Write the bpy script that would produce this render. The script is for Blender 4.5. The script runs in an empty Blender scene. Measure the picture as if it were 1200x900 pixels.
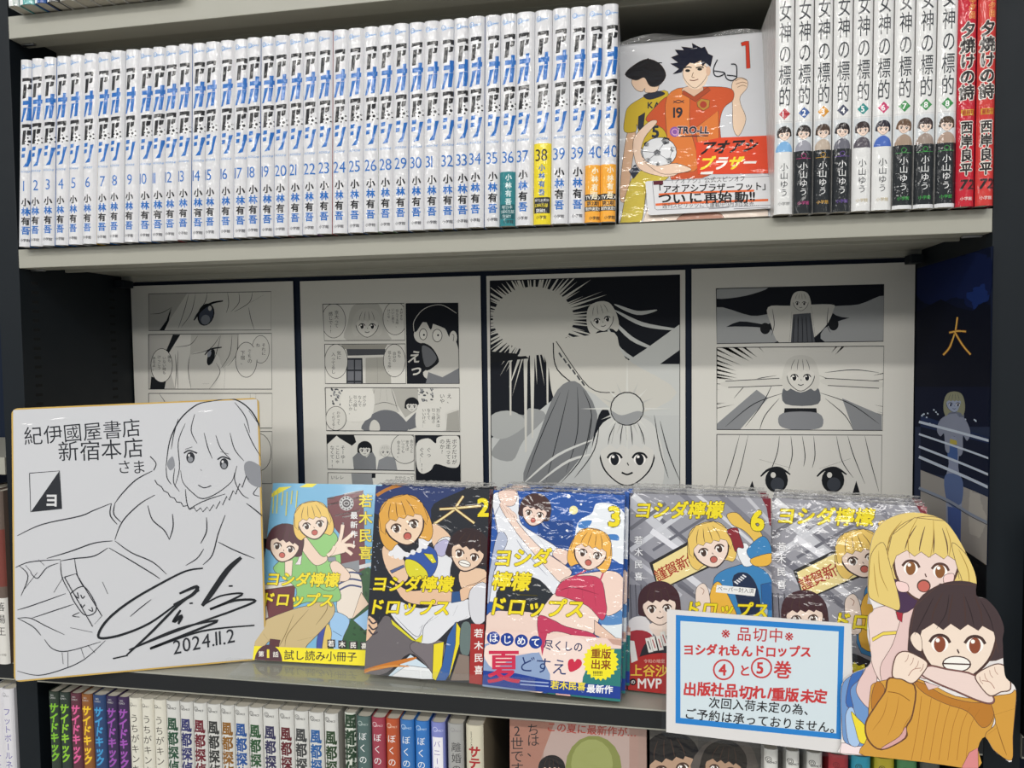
import bpy, math, random
import numpy as np
from mathutils import Vector, Matrix, Euler
from mathutils.geometry import tessellate_polygon

rnd = random.Random(7)
R = math.radians
# ------------------------------------------------------------------ camera, light, exposure
SC = bpy.context.scene
C = SC.collection
Z0 = 1.5                                   # height of the display shelf's top edge above the floor
W = 0.900                                  # clear width of the bookcase
F_PX = 851.286
CAM = Vector((0.6231, -0.6444, -0.0896))
CROT = (Matrix.Rotation(0.1767, 3, 'Z') @ Matrix.Rotation(-0.0463, 3, 'X') @ Matrix.Rotation(0.0125, 3, 'Y'))
cd = bpy.data.cameras.new('camera')
cam = bpy.data.objects.new('camera', cd)
C.objects.link(cam)
cd.sensor_width = 36.0
cd.lens = F_PX / 1200 * 36.0
cd.clip_start = 0.02
cam.matrix_world = Matrix.Translation(CAM + Vector((0, 0, Z0))) @ (CROT @ Matrix.Rotation(R(90), 3, 'X')).to_4x4()
SC.camera = cam

world = bpy.data.worlds.new('shop_ambient')
SC.world = world
world.use_nodes = True
bg = world.node_tree.nodes['Background']
bg.inputs[0].default_value = (0.80, 0.90, 1.0, 1)
bg.inputs[1].default_value = 0.30


def lamp(name, loc, size, size_y, power, aim, col=(1, .97, .92)):
    l = bpy.data.lights.new(name, 'AREA')
    l.shape = 'RECTANGLE'
    l.size, l.size_y, l.energy, l.color = size, size_y, power, col
    o = bpy.data.objects.new(name, l)
    C.objects.link(o)
    o.location = loc
    d = Vector(aim) - Vector(loc)
    o.rotation_euler = d.to_track_quat('-Z', 'Y').to_euler()
    return o


# rows of ceiling tubes along the aisle and over the next one
lamp('ceiling_tube_light', (0.45, -1.70, Z0 + 1.16), 2.6, 0.09, 40, (0.45, -1.5, Z0 - .4))
lamp('ceiling_tube_light', (0.20, -3.00, Z0 + 1.16), 2.2, 0.35, 42, (0.3, -2.0, Z0 - .4))
lamp('ceiling_tube_light', (-1.9, -2.6, Z0 + 1.16), 0.08, 2.4, 26, (-1.0, -1.6, Z0 - .4))
lamp('ceiling_tube_light', (2.3, -2.4, Z0 + 1.16), 0.08, 2.4, 15, (1.4, -1.6, Z0 - .4))
SC.view_settings.view_transform = 'Standard'
SC.view_settings.look = 'None'
SC.view_settings.gamma = 1.0
SC.view_settings.use_curve_mapping = False
SC.view_settings.exposure = -0.2
# ------------------------------------------------------------------ colours and materials
def lin(h):
    if not isinstance(h, str):
        return tuple(h)
    h = h.lstrip('#')
    o = []
    for i in (0, 2, 4):
        c = int(h[i:i + 2], 16) / 255
        o.append(c / 12.92 if c <= .04045 else ((c + .055) / 1.055) ** 2.4)
    return tuple(o)


def mat(name, col=None, rough=.5, metal=0, coat=0, crinkle=0, spec=.5, crinkle_scale=(90, 90, 40), coat_rough=.07, mottling=0):
    m = bpy.data.materials.new(name)
    m.use_nodes = True
    nt = m.node_tree
    b = nt.nodes['Principled BSDF']
    b.inputs['Roughness'].default_value = rough
    b.inputs['Metallic'].default_value = metal
    b.inputs['Specular IOR Level'].default_value = spec
    if col is None:
        a = nt.nodes.new('ShaderNodeAttribute')
        a.attribute_name = 'ink'
        nt.links.new(a.outputs['Color'], b.inputs['Base Color'])
    else:
        b.inputs['Base Color'].default_value = (*lin(col), 1)
    if mottling:
        g = nt.nodes.new('ShaderNodeNewGeometry')
        n = nt.nodes.new('ShaderNodeTexNoise')
        n.inputs['Scale'].default_value = 55
        n.inputs['Detail'].default_value = 5
        nt.links.new(g.outputs['Position'], n.inputs['Vector'])
        mr = nt.nodes.new('ShaderNodeMapRange')
        mr.inputs[3].default_value = rough - mottling
        mr.inputs[4].default_value = rough + mottling
        nt.links.new(n.outputs['Fac'], mr.inputs[0])
        nt.links.new(mr.outputs[0], b.inputs['Roughness'])
    if coat:
        b.inputs['Coat Weight'].default_value = coat
        b.inputs['Coat Roughness'].default_value = coat_rough
        if crinkle:                        # wrinkled wrapping film over the print
            g = nt.nodes.new('ShaderNodeNewGeometry')
            v = nt.nodes.new('ShaderNodeVectorMath')
            v.operation = 'MULTIPLY'
            v.inputs[1].default_value = crinkle_scale
            n = nt.nodes.new('ShaderNodeTexNoise')
            n.inputs['Scale'].default_value = 1.0
            n.inputs['Detail'].default_value = 2.5
            n.inputs['Distortion'].default_value = .8
            u = nt.nodes.new('ShaderNodeBump')
            u.inputs['Strength'].default_value = crinkle
            u.inputs['Distance'].default_value = .004
            nt.links.new(g.outputs['Position'], v.inputs[0])
            nt.links.new(v.outputs[0], n.inputs['Vector'])
            nt.links.new(n.outputs['Fac'], u.inputs['Height'])
            nt.links.new(u.outputs[0], b.inputs['Coat Normal'])
    return m


def clear(name, tint=(1, 1, 1), base=.06, rough=.05, bump=0, gain=1.0, milky=0):
    m = bpy.data.materials.new(name)
    m.use_nodes = True
    nt = m.node_tree
    nt.nodes.clear()
    o = nt.nodes.new('ShaderNodeOutputMaterial')
    t = nt.nodes.new('ShaderNodeBsdfTransparent')
    t.inputs[0].default_value = (*tint, 1)
    g = nt.nodes.new('ShaderNodeBsdfGlossy')
    g.inputs['Roughness'].default_value = rough
    f = nt.nodes.new('ShaderNodeFresnel')
    f.inputs[0].default_value = 1.45
    a = nt.nodes.new('ShaderNodeMath')
    a.operation = 'MULTIPLY_ADD'
    a.inputs[1].default_value = gain
    a.inputs[2].default_value = base
    a.use_clamp = True
    x = nt.nodes.new('ShaderNodeMixShader')
    nt.links.new(a.outputs[0], x.inputs[0])
    gb = nt.nodes.new('ShaderNodeNewGeometry')
    iv = nt.nodes.new('ShaderNodeMath')
    iv.operation = 'SUBTRACT'
    iv.inputs[0].default_value = 1.0
    nt.links.new(gb.outputs['Backfacing'], iv.inputs[1])
    ff = nt.nodes.new('ShaderNodeMath')
    ff.operation = 'MULTIPLY'
    nt.links.new(f.outputs[0], ff.inputs[0])
    nt.links.new(iv.outputs[0], ff.inputs[1])
    nt.links.new(ff.outputs[0], a.inputs[0])
    if milky:
        dd = nt.nodes.new('ShaderNodeBsdfDiffuse')
        dd.inputs[0].default_value = (.85, .85, .85, 1)
        mx = nt.nodes.new('ShaderNodeMixShader')
        mx.inputs[0].default_value = milky
        nt.links.new(t.outputs[0], mx.inputs[1])
        nt.links.new(dd.outputs[0], mx.inputs[2])
        t = mx
    nt.links.new(t.outputs[0], x.inputs[1])
    nt.links.new(g.outputs[0], x.inputs[2])
    nt.links.new(x.outputs[0], o.inputs[0])
    if bump:
        p = nt.nodes.new('ShaderNodeNewGeometry')
        n = nt.nodes.new('ShaderNodeTexNoise')
        n.inputs['Scale'].default_value = 220
        u = nt.nodes.new('ShaderNodeBump')
        u.inputs['Strength'].default_value = bump
        u.inputs['Distance'].default_value = .003
        nt.links.new(p.outputs['Position'], n.inputs['Vector'])
        nt.links.new(n.outputs['Fac'], u.inputs['Height'])
        nt.links.new(u.outputs[0], g.inputs['Normal'])
    return m


M = dict(
    spine=mat('film_wrapped_spine_print', rough=.5, spec=.12, coat=.7, crinkle=.28, crinkle_scale=(170, 170, 90), coat_rough=.05),
    film=mat('film_wrapped_cover_print', rough=.5, spec=.12, coat=.9, crinkle=.42, crinkle_scale=(48, 48, 90), coat_rough=.06),
    poster=mat('satin_poster_print', rough=.75, spec=.08),
    gloss=mat('glossy_print', rough=.35, coat=.25),
    paper=mat('matt_print', rough=.75, spec=.25),
    board=mat('drawing_board_paper', rough=.6, spec=.2, coat=.8, crinkle=.5, crinkle_scale=(14, 14, 46), coat_rough=.05),
    pages=mat('page_edges', 'b9b4a8', rough=.9, spec=.1),
    shelf=mat('light_grey_enamel', 'a2a196', rough=.42, mottling=.06),
    dark=mat('charcoal_enamel', '10171d', rough=.55, spec=.28, mottling=.06),
    navy=mat('navy_black_enamel', '0d1a2e', rough=.6, spec=.25, mottling=.05),
    black=mat('black_edge_tape', '14171b', rough=.5),
    hole=mat('black_slot', '040506', rough=.9),
    steel=mat('bright_steel', 'a8a8a8', rough=.35, metal=1),
    gold=mat('gold_foil_edge', 'c9a75a', rough=.35, metal=.6),
    kraft=mat('card_core', 'd8d2c4', rough=.9),
    acrylic=clear('clear_acrylic', (.995, 1, 1), .035, .02),
    flap=clear('crumpled_film', (.95, .95, .95), .10, .14, .9, 1.5, .30),
    sleeve=clear('clear_sleeve', (.99, .99, .99), .015, .06),
    wall=mat('wall_paint', 'c8c6c0', rough=.8),
    floor=mat('floor_vinyl', 'bdb9b0', rough=.4),
)


# ------------------------------------------------------------------ mesh building
class MB:
    def __init__(self):
        self.v, self.f, self.c = [], [], []

    def add(self, vs, fs, col=None):
        n = len(self.v)
        self.v += [tuple(p) for p in vs]
        col = (1, 1, 1) if col is None else lin(col)
        for f in fs:
            self.f.append(tuple(i + n for i in f))
            self.c.append(col)
        return self

    def box(self, x0, x1, y0, y1, z0, z1, col=None):
        return self.add([(x, y, z) for z in (z0, z1) for y in (y0, y1) for x in (x0, x1)],
                        [(0, 2, 3, 1), (4, 5, 7, 6), (0, 1, 5, 4), (2, 6, 7, 3), (0, 4, 6, 2), (1, 3, 7, 5)], col)

    def prism(self, pts, y0, y1, col=None, side=None):
        """outline in x,z pushed from y0 (front) to y1"""
        n = len(pts)
        tr = tessellate_polygon([[Vector((p[0], p[1], 0)) for p in pts]])
        self.add([(p[0], y0, p[1]) for p in pts], tr, col)
        self.add([(p[0], y1, p[1]) for p in pts], [t[::-1] for t in tr], side or col)
        self.add([(p[0], y, p[1]) for p in pts for y in (y0, y1)],
                 [(2 * i, 2 * i + 1, 2 * ((i + 1) % n) + 1, 2 * ((i + 1) % n)) for i in range(n)], side or col)
        return self

    def extrude_x(self, pts, x0, x1, col=None):
        """outline in y,z swept along x"""
        n = len(pts)
        tr = tessellate_polygon([[Vector((p[0], p[1], 0)) for p in pts]])
        self.add([(x0, p[0], p[1]) for p in pts], tr, col)
        self.add([(x1, p[0], p[1]) for p in pts], [t[::-1] for t in tr], col)
        self.add([(x, p[0], p[1]) for p in pts for x in (x0, x1)],
                 [(2 * i, 2 * i + 1, 2 * ((i + 1) % n) + 1, 2 * ((i + 1) % n)) for i in range(n)], col)
        return self

    def art(self, tris, dep=0.0, dz=4e-6):
        """printed triangles (layer, colour, three u,v points) just in front of the plane y = dep"""
        for k, col, t in tris:
            y = dep - 2e-5 - k * dz
            n = len(self.v)
            self.v += [(p[0], y, p[1]) for p in t]
            a = (t[1][0] - t[0][0]) * (t[2][1] - t[0][1]) - (t[2][0] - t[0][0]) * (t[1][1] - t[0][1])
            self.f.append((n, n + 1, n + 2) if a > 0 else (n, n + 2, n + 1))
            self.c.append(col)
        return self

    def mesh(self, name, m):
        me = bpy.data.meshes.new(name)
        me.from_pydata(self.v, [], self.f)
        at = me.color_attributes.new('ink', 'FLOAT_COLOR', 'CORNER')
        cols = []
        for f, c in zip(self.f, self.c):
            cols += [c[0], c[1], c[2], 1.0] * len(f)
        at.data.foreach_set('color', cols)
        me.materials.append(m)
        return me

    def build(self, name, m, parent=None, bevel=0, normals=False):
        me = self.mesh(name, m)
        if normals:
            b = __import__('bmesh').new()
            b.from_mesh(me)
            __import__('bmesh').ops.recalc_face_normals(b, faces=b.faces)
            b.to_mesh(me)
            b.free()
        o = bpy.data.objects.new(name, me)
        C.objects.link(o)
        if parent is not None:
            o.parent = parent
        if bevel:
            mo = o.modifiers.new('bevel', 'BEVEL')
            mo.width, mo.segments, mo.limit_method = bevel, 2, 'ANGLE'
        return o


def tag(o, label, cat, group=None, kind=None):
    if label:
        o['label'] = label
    if cat:
        o['category'] = cat
    if group:
        o['group'] = group
    if kind:
        o['kind'] = kind
    return o


def thing(name, label, cat, loc, yaw=0, lean=0, roll=0, group=None):
    """an Empty at the thing's base; leans back by lean, tips by roll"""
    o = bpy.data.objects.new(name, None)
    C.objects.link(o)
    o.empty_display_size = .02
    o.rotation_mode = 'YXZ'
    o.location = (loc[0], loc[1], loc[2] + Z0)
    o.rotation_euler = (R(-lean), R(-roll), R(yaw))
    return tag(o, label, cat, group)


def frame(loc, yaw=0, lean=0, roll=0):
    """the same placement as a matrix, in shelf coordinates"""
    m = Matrix.Rotation(R(yaw), 3, 'Z') @ Matrix.Rotation(R(-lean), 3, 'X') @ Matrix.Rotation(R(-roll), 3, 'Y')
    return Vector(loc), m


def dup(root, loc, label=None, rot=None):
    r = root.copy()
    C.objects.link(r)
    r.location = (loc[0], loc[1], loc[2] + Z0)
    if label:
        r['label'] = label
    if rot:
        r.rotation_euler = rot
    for ch in list(root.children):
        c = ch.copy()
        C.objects.link(c)
        c.parent = r
        for g in ch.children:
            d = g.copy()
            C.objects.link(d)
            d.parent = c
    return r


# ------------------------------------------------------------------ printing: polygons, strokes and lettering
GL = {}
_gc = bpy.data.curves.new('glyph', 'FONT')
_gc.resolution_u = 3
_go = bpy.data.objects.new('glyph', _gc)


def glyph(ch):
    k = ch
    if k not in GL:
        if _go.name not in C.objects:
            C.objects.link(_go)
        _gc.body = ch
        dg = bpy.context.evaluated_depsgraph_get()
        dg.update()
        me = bpy.data.meshes.new_from_object(_go.evaluated_get(dg))
        me.calc_loop_triangles()
        vs = [(v.co.x, v.co.y) for v in me.vertices]
        ts = [tuple(t.vertices) for t in me.loop_triangles]
        x0 = min([v[0] for v in vs], default=0)
        x1 = max([v[0] for v in vs], default=.3)
        bpy.data.meshes.remove(me)
        GL[k] = (vs, ts, x0, x1)
    return GL[k]


def cut(poly, a, b, c):
    """keep the part of a convex polygon with a*x + b*y >= c"""
    out = []
    n = len(poly)
    for i in range(n):
        p, q = poly[i], poly[(i + 1) % n]
        dp, dq = a * p[0] + b * p[1] - c, a * q[0] + b * q[1] - c
        if dp >= 0:
            out.append(p)
        if (dp > 0 > dq) or (dp < 0 < dq):
            t = dp / (dp - dq)
            out.append((p[0] + t * (q[0] - p[0]), p[1] + t * (q[1] - p[1])))
    return out


def cr(pts, closed=False, n=5):
    """smooth curve through the points"""
    if len(pts) < 3:
        return list(pts)
    P = list(pts)
    P = [P[-1]] + P + P[:2] if closed else [P[0]] + P + [P[-1]]
    out = []
    for i in range(1, len(P) - 2):
        p0, p1, p2, p3 = P[i - 1:i + 3]
        for j in range(n):
            t = j / n
            out.append(tuple(.5 * (2 * p1[d] + (p2[d] - p0[d]) * t + (2 * p0[d] - 5 * p1[d] + 4 * p2[d] - p3[d]) * t * t
                                   + (3 * p1[d] - p0[d] - 3 * p2[d] + p3[d]) * t ** 3) for d in (0, 1)))
    if not closed:
        out.append(P[-2])
    return out


class Art:
    """a print on a flat face. Points are read off the photograph (or given in millimetres) and carried onto the face."""

    def __init__(self, fr=None, h=.182):
        self.fr, self.h = fr, h
        self.x0 = self.y0 = 0
        self.s = 1
        self.t, self.k, self.clips = [], 0, None
        if fr:
            loc, m = fr
            self.mi = m.transposed()
            self.o = self.mi @ (CAM - loc)

    def v(self, x0=0, y0=0, s=1):
        self.x0, self.y0, self.s = x0, y0, s
        return self

    def px(self, p):
        return (self.x0 + p[0] / self.s, self.y0 + p[1] / self.s)

    def uv(self, p):
        if not self.fr:
            return (p[0] * .001, self.h - p[1] * .001)
        d = self.mi @ (CROT @ Vector(((p[0] - 600) / F_PX, 1, -(p[1] - 450) / F_PX)))
        t = -self.o.y / d.y
        return (self.o.x + d.x * t, self.o.z + d.z * t)

    def clip(self, pts=None):
        """convex outline in view units; later prints are cut to it"""
        if pts is None:
            self.clips = None
            return
        self.cliplist([self.uv(self.px(p)) for p in pts])

    def cliplist(self, q):
        a = sum(q[i][0] * q[(i + 1) % len(q)][1] - q[(i + 1) % len(q)][0] * q[i][1] for i in range(len(q)))
        if a < 0:
            q = q[::-1]
        self.clips = []
        for i in range(len(q)):
            p, r = q[i], q[(i + 1) % len(q)]
            nx, ny = -(r[1] - p[1]), r[0] - p[0]
            self.clips.append((nx, ny, nx * p[0] + ny * p[1]))

    def rect(self, w, h):
        self.cliplist([(0, 0), (w, 0), (w, h), (0, h)])
        self.clips0 = self.clips
        return self

    def tri(self, tris, col):
        col = lin(col)
        for t in tris:
            t = [self.uv(p) for p in t]
            if self.clips:
                for c in self.clips:
                    t = cut(t, *c)
                    if len(t) < 3:
                        break
                if len(t) < 3:
                    continue
            for i in range(1, len(t) - 1):
                self.t.append((self.k, col, (t[0], t[i], t[i + 1])))

    ol = None                              # thin ink outline for drawn shapes

    def P(self, col, pts, sm=False, up=1, line=True):
        q = [self.px(p) for p in pts]
        if sm:
            q = cr(q, True, 4)
        self.k += up
        V = [Vector((*p, 0)) for p in q]
        self.tri([[q[i] for i in t] for t in tessellate_polygon([V])], col)
        if self.ol and line and up:
            s_, self.s, v_ = self.s, 1, (self.x0, self.y0)
            self.x0 = self.y0 = 0
            self.L(self.ol[0], self.ol[1], q + [q[0]], False)
            self.s, (self.x0, self.y0) = s_, v_

    def L(self, col, w, pts, sm=True, taper=0, up=1):
        """stroke of width w (view units)"""
        q = [self.px(p) for p in pts]
        if sm:
            q = cr(q)
        w /= self.s
        self.k += up
        n = len(q)
        if n < 2:
            return
        a, b = [], []
        for i in range(n):
            p, r = q[max(i - 1, 0)], q[min(i + 1, n - 1)]
            dx, dy = r[0] - p[0], r[1] - p[1]
            l = math.hypot(dx, dy) or 1
            f = i / (n - 1)
            ww = w * .5 * (1 if not taper else (1 - taper * (2 * f - 1) ** 2 if taper > 0 else 1 + taper * f))
            a.append((q[i][0] - dy / l * ww, q[i][1] + dx / l * ww))
            b.append((q[i][0] + dy / l * ww, q[i][1] - dx / l * ww))
        self.tri([x for i in range(n - 1) for x in ((a[i], b[i], b[i + 1]), (a[i], b[i + 1], a[i + 1]))], col)

    def E(self, col, cx, cy, rx, ry=None, rot=0, n=18, a0=0, a1=360, up=1):
        ry = rx if ry is None else ry
        c, s = math.cos(R(rot)), math.sin(R(rot))
        pts = []
        for i in range(n + (a1 - a0 < 360)):
            t = R(a0 + (a1 - a0) * i / n)
            x, y = rx * math.cos(t), ry * math.sin(t)
            pts.append((cx + x * c - y * s, cy + x * s + y * c))
        self.P(col, pts, up=up, line=False)

    def ring(self, col, w, cx, cy, rx, ry=None, n=22, up=1):
        ry = rx if ry is None else ry
        self.L(col, w, [(cx + rx * math.cos(i * math.tau / n), cy + ry * math.sin(i * math.tau / n)) for i in range(n + 1)], False, up=up)

    def T(self, txt, x, y, size, col, ang=0, vert=False, bold=0, skew=0, sx=1, pitch=None, ol=None, jit=0, cols=None, up=1):
        """lettering; x,y is the left middle of a line, or the top middle of a column (view units)"""
        for cl, off in (([(ol[0], bold + ol[1])] if ol else []) + [(col, bold)]):
            self.k += up
            ca, sa = math.cos(R(ang)), math.sin(R(ang))
            adv = 0.0
            rr = random.Random(len(txt) * 31 + int(x))
            for i, ch in enumerate(txt):
                full = ord(ch) > 0x2e7f or ch in '※「」'
                vs, ts, gx0, gx1 = glyph(ch)
                wch = 1.0 if full else (gx1 - gx0 + .10 if ch != ' ' else .35)
                bx = 0 if full else gx0 - .05
                jx, jy, ja = ((rr.uniform(-jit, jit), rr.uniform(-jit, jit), rr.uniform(-jit, jit)) if jit else (0, 0, 0))
                rot = vert and ch in 'ー…「」'
                # bolder lettering is printed several times with a small shift
                sh = [(0, 0)] if off < .006 else [(off * math.cos(q), off * math.sin(q)) for q in
                                                  [k_ * math.tau / (8 if off > .05 else 4) + .785 for k_ in range(8 if off > .05 else 4)]]
                outs = [[] for _ in sh]
                for (vx, vy), (hx, hy), out in [(p_, s_, o_) for s_, o_ in zip(sh, outs) for p_ in vs]:
                    gx, gy = vx + hx - bx - wch / 2, vy + hy - (.38 if full else .35)
                    if rot:
                        gx, gy = gy, -gx
                    if ja:
                        gx, gy = gx * math.cos(ja) - gy * math.sin(ja), gx * math.sin(ja) + gy * math.cos(ja)
                    gx = (gx + jx + skew * gy) * sx * size
                    gy = (gy + jy) * size
                    if vert:
                        lx, ly = gx, adv + size * .5 - gy
                    else:
                        lx, ly = adv + wch * size * sx * .5 + gx, -gy
                    out.append(self.px((x + lx * ca - ly * sa, y + lx * sa + ly * ca)))
                c = cl
                if cols and cl == col and cols[i]:
                    c = cols[i]
                kk = self.k
                for oi_, out in enumerate(outs):
                    self.k = kk + oi_
                    self.tri([[out[j] for j in t] for t in ts], c)
                top = self.k
                self.k = kk
                if vert:
                    adv += (pitch or size)
                else:
                    adv += (pitch or size * sx) * wch
            self.k = top if txt else self.k

    # --- plain stand-in figures: the same simple head for every printed person
    def head(self, cx, cy, r, hair, skin, tilt=0, mouth='open', long=0, line='4a352c', eye='4a382f', back=True, fr=1):
        c, s = math.cos(R(tilt)), math.sin(R(tilt))
        q = lambda x, y: (cx + r * (x * c - y * s), cy + r * (x * s + y * c))
        z = lambda pts: [q(*p) for p in pts]
        lw = r * .05
        if long:
            self.P(hair, z([(-1.02, -.1), (-.7, -.85), (0, -1.08), (.7, -.85), (1.02, -.1), (1.05, .5 + long * .3), (.8, .8 + long * .6),
                            (.45, .7 + long * .3), (-.45, .7 + long * .3), (-.8, .8 + long * .6), (-1.05, .5 + long * .3)]), True)
        else:
            self.P(hair, z([(-1.0, .1), (-.85, -.65), (-.3, -1.05), (.35, -1.05), (.88, -.6), (1.0, .1), (.8, .5), (-.8, .5)]), True)
        self.P(line, z([(-.80, -.2), (-.72, .42), (-.36, .83), (0, .98), (.36, .83), (.72, .42), (.80, -.2), (.4, -.7), (-.4, -.7)]), True)
        self.P(skin, z([(-.76, -.2), (-.68, .40), (-.34, .80), (0, .94), (.34, .80), (.68, .40), (.76, -.2), (.4, -.7), (-.4, -.7)]), True)
        for sx_ in (-1, 1):
            ex = .36 * sx_
            p = q(ex, .21)
            self.E('fbf7f2', *p, r * .175, r * .155, tilt)
            self.E(eye, *p, r * .12, r * .165, tilt)
            self.E('fbf7f2', *q(ex - .045, .13), r * .042)
            self.L(line, r * .06, z([(ex - .21, .17), (ex - .13, .06), (ex, .02), (ex + .13, .06), (ex + .21, .17)]))
        if mouth == 'open':
            self.E(line, *q(0, .60), r * .17, r * .16, tilt)
            self.E('c4675c', *q(0, .61), r * .14, r * .13, tilt)
        elif mouth == 'teeth':
            self.E(line, *q(0, .60), r * .30, r * .17, tilt)
            self.E('f4f1ea', *q(0, .60), r * .27, r * .145, tilt)
            self.L(line, r * .03, z([(-.27, .6), (.27, .6)]))
        else:
            self.L(line, r * .05, z([(-.16, .58), (0, .64), (.16, .58)]))
        self.L(line, r * .03, z([(.0, .30), (.04, .38)]))
        if fr:
            self.P(hair, z([(-.98, .12), (-.9, -.55), (-.4, -1.03), (.4, -1.03), (.9, -.55), (.98, .12), (.84, .34), (.74, -.08), (.5, -.2),
                            (.42, -.1), (.2, -.22), (.05, -.1), (-.15, -.22), (-.3, -.09), (-.5, -.22), (-.74, -.06), (-.84, .34)]))
            for x in (-.55, -.2, .15, .5):
                self.L(line, lw * .6, z([(x * .6, -.85), (x * .9, -.5), (x, -.22)]), taper=.8)


def clip_outline(tris, poly):
    """trim printed triangles to a free outline, piece by piece of its own triangulation"""
    cells = [[poly[i] for i in t] for t in tessellate_polygon([[Vector((p[0], p[1], 0)) for p in poly]])]
    planes = []
    for c in cells:
        ar = (c[1][0] - c[0][0]) * (c[2][1] - c[0][1]) - (c[2][0] - c[0][0]) * (c[1][1] - c[0][1])
        if abs(ar) < 1e-12:
            continue
        if ar < 0:
            c = c[::-1]
        e = []
        for i in range(3):
            p, q = c[i], c[(i + 1) % 3]
            nx, ny = -(q[1] - p[1]), q[0] - p[0]
            e.append((nx, ny, nx * p[0] + ny * p[1]))
        planes.append((e, min(p[0] for p in c), max(p[0] for p in c), min(p[1] for p in c), max(p[1] for p in c)))
    out = []
    for k, col, t in tris:
        x0, x1 = min(p[0] for p in t), max(p[0] for p in t)
        y0, y1 = min(p[1] for p in t), max(p[1] for p in t)
        for e, a0, a1, b0, b1 in planes:
            if a0 > x1 or a1 < x0 or b0 > y1 or b1 < y0:
                continue
            q = t
            for c in e:
                q = cut(q, *c)
                if len(q) < 3:
                    break
            for i in range(1, len(q) - 1):
                out.append((k, col, (q[0], q[i], q[i + 1])))
    return out
# ------------------------------------------------------------------ the setting
def setz(o):
    o.location.z += Z0
    return o


fl = MB().box(-3, 4, -4.5, .6, -.02, 0).build('floor', M['floor'])
fl['kind'] = 'structure'

wl = MB().box(-3, 4, .22, .30, 0, 2.9).build('wall_back', M['wall'])
wl['kind'] = 'structure'

# ------------------------------------------------------------------ bookcases
SHELVES = [(.2285, .2505), (0.0, .0189), (-.4295, -.4106), (-.640, -.620)]


def board_profile(z0, z1, d=.163):
    h = z1 - z0
    return [(0, z1), (0, z0), (.024, z0), (.024, z0 + .45 * h), (.060, z0 + .45 * h), (.060, z0 + .1 * h), (.064, z0 + .1 * h),
            (.064, z0 + .3 * h), (.148, z0 + .3 * h), (.148, z0), (d, z0), (d, z1)]


def bookcase(x0, x1, label, shelves, panels, back=True, slots=True):
    t = thing('bookcase', label, 'bookcase', ((x0 + x1) / 2, 0, -Z0))
    ox = (x0 + x1) / 2

    def part(mb, name, m, par=t, bevel=.0006):
        o = mb.build(name, m, par, bevel)
        if par is t:
            o.location = (-ox, 0, Z0)
        return o
    for a, b, inner in panels:
        p = part(MB().box(a, b, 0, .178, -Z0, .75), 'side_panel', M['dark'])
        if slots and inner is not None:
            for yy in (.0145, .1265):
                s = MB()
                for i in range(44):
                    z = -.012 - i * .0097
                    if -.405 < z:
                        s.box(inner - .0002, inner + .0002, yy, yy + .0085, z - .0030, z)
                s.build('slot_row', M['hole'], p)
    if back:
        part(MB().box(x0, x1, .1655, .172, -Z0, .75), 'back_panel', M['navy'], bevel=0)
    for i, (z0, z1) in enumerate(shelves):
        s = part(MB().extrude_x(board_profile(z0, z1), x0 + .0005, x1 - .0005), 'shelf_board', M['shelf'])
        if z1 == -.4106 and back:
            MB().box(x0 + .0005, x1 - .0005, -.0009, 0, z0 + .0022, z1 - .0012).build('edge_tape', M['black'], s)
        if back:
            for xa in (x0 + .002, x1 - .017):
                MB().box(xa, xa + .015, .012, .016, z0 - .0020, z0).build('support_clip', M['steel'], s, .0005)
                MB().box(xa + .001, xa + .013, .132, .150, z0 - .0085, z0).build('support_bracket', M['dark'], s, .0008)
    return t


bookcase(0, W, 'dark steel bookcase with pale grey shelves filling the photo', SHELVES,
         [(-.0255, 0, 0), (W, W + .0275, W)])
bookcase(-.45, -.0265, 'neighbouring bookcase cut off at the left edge of the photo', [(-.212, -.194), (-.4295, -.4106), (-.640, -.620)],
         [(-.476, -.4505, None)], slots=False)
bookcase(W + .0285, W + .42, 'neighbouring bookcase cut off at the right edge of the photo', [(-.4295, -.4106), (-.640, -.620)],
         [(W + .4205, W + .446, None)], slots=False)

# ------------------------------------------------------------------ spine-out books
NT = 12


def sag(u, w):
    return min(.0030, .22 * w) * abs(2 * u / w - 1) ** 3.5


def bend(tris, w, n=NT):
    """cut a flat print along the facets of a rounded spine of width w"""
    out = []
    NT = n
    g = [w * i / NT for i in range(NT + 1)]
    for k, col, t in tris:
        lo, hi = min(p[0] for p in t), max(p[0] for p in t)
        for i in range(NT):
            if g[i + 1] <= lo or g[i] >= hi:
                continue
            q = t
            if lo < g[i]:
                q = cut(q, 1, 0, g[i])
            if len(q) > 2 and hi > g[i + 1]:
                q = cut(q, -1, 0, -g[i + 1])
            for j in range(1, len(q) - 1):
                out.append((k, col, (q[0], q[j], q[j + 1])))
    return out


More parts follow.
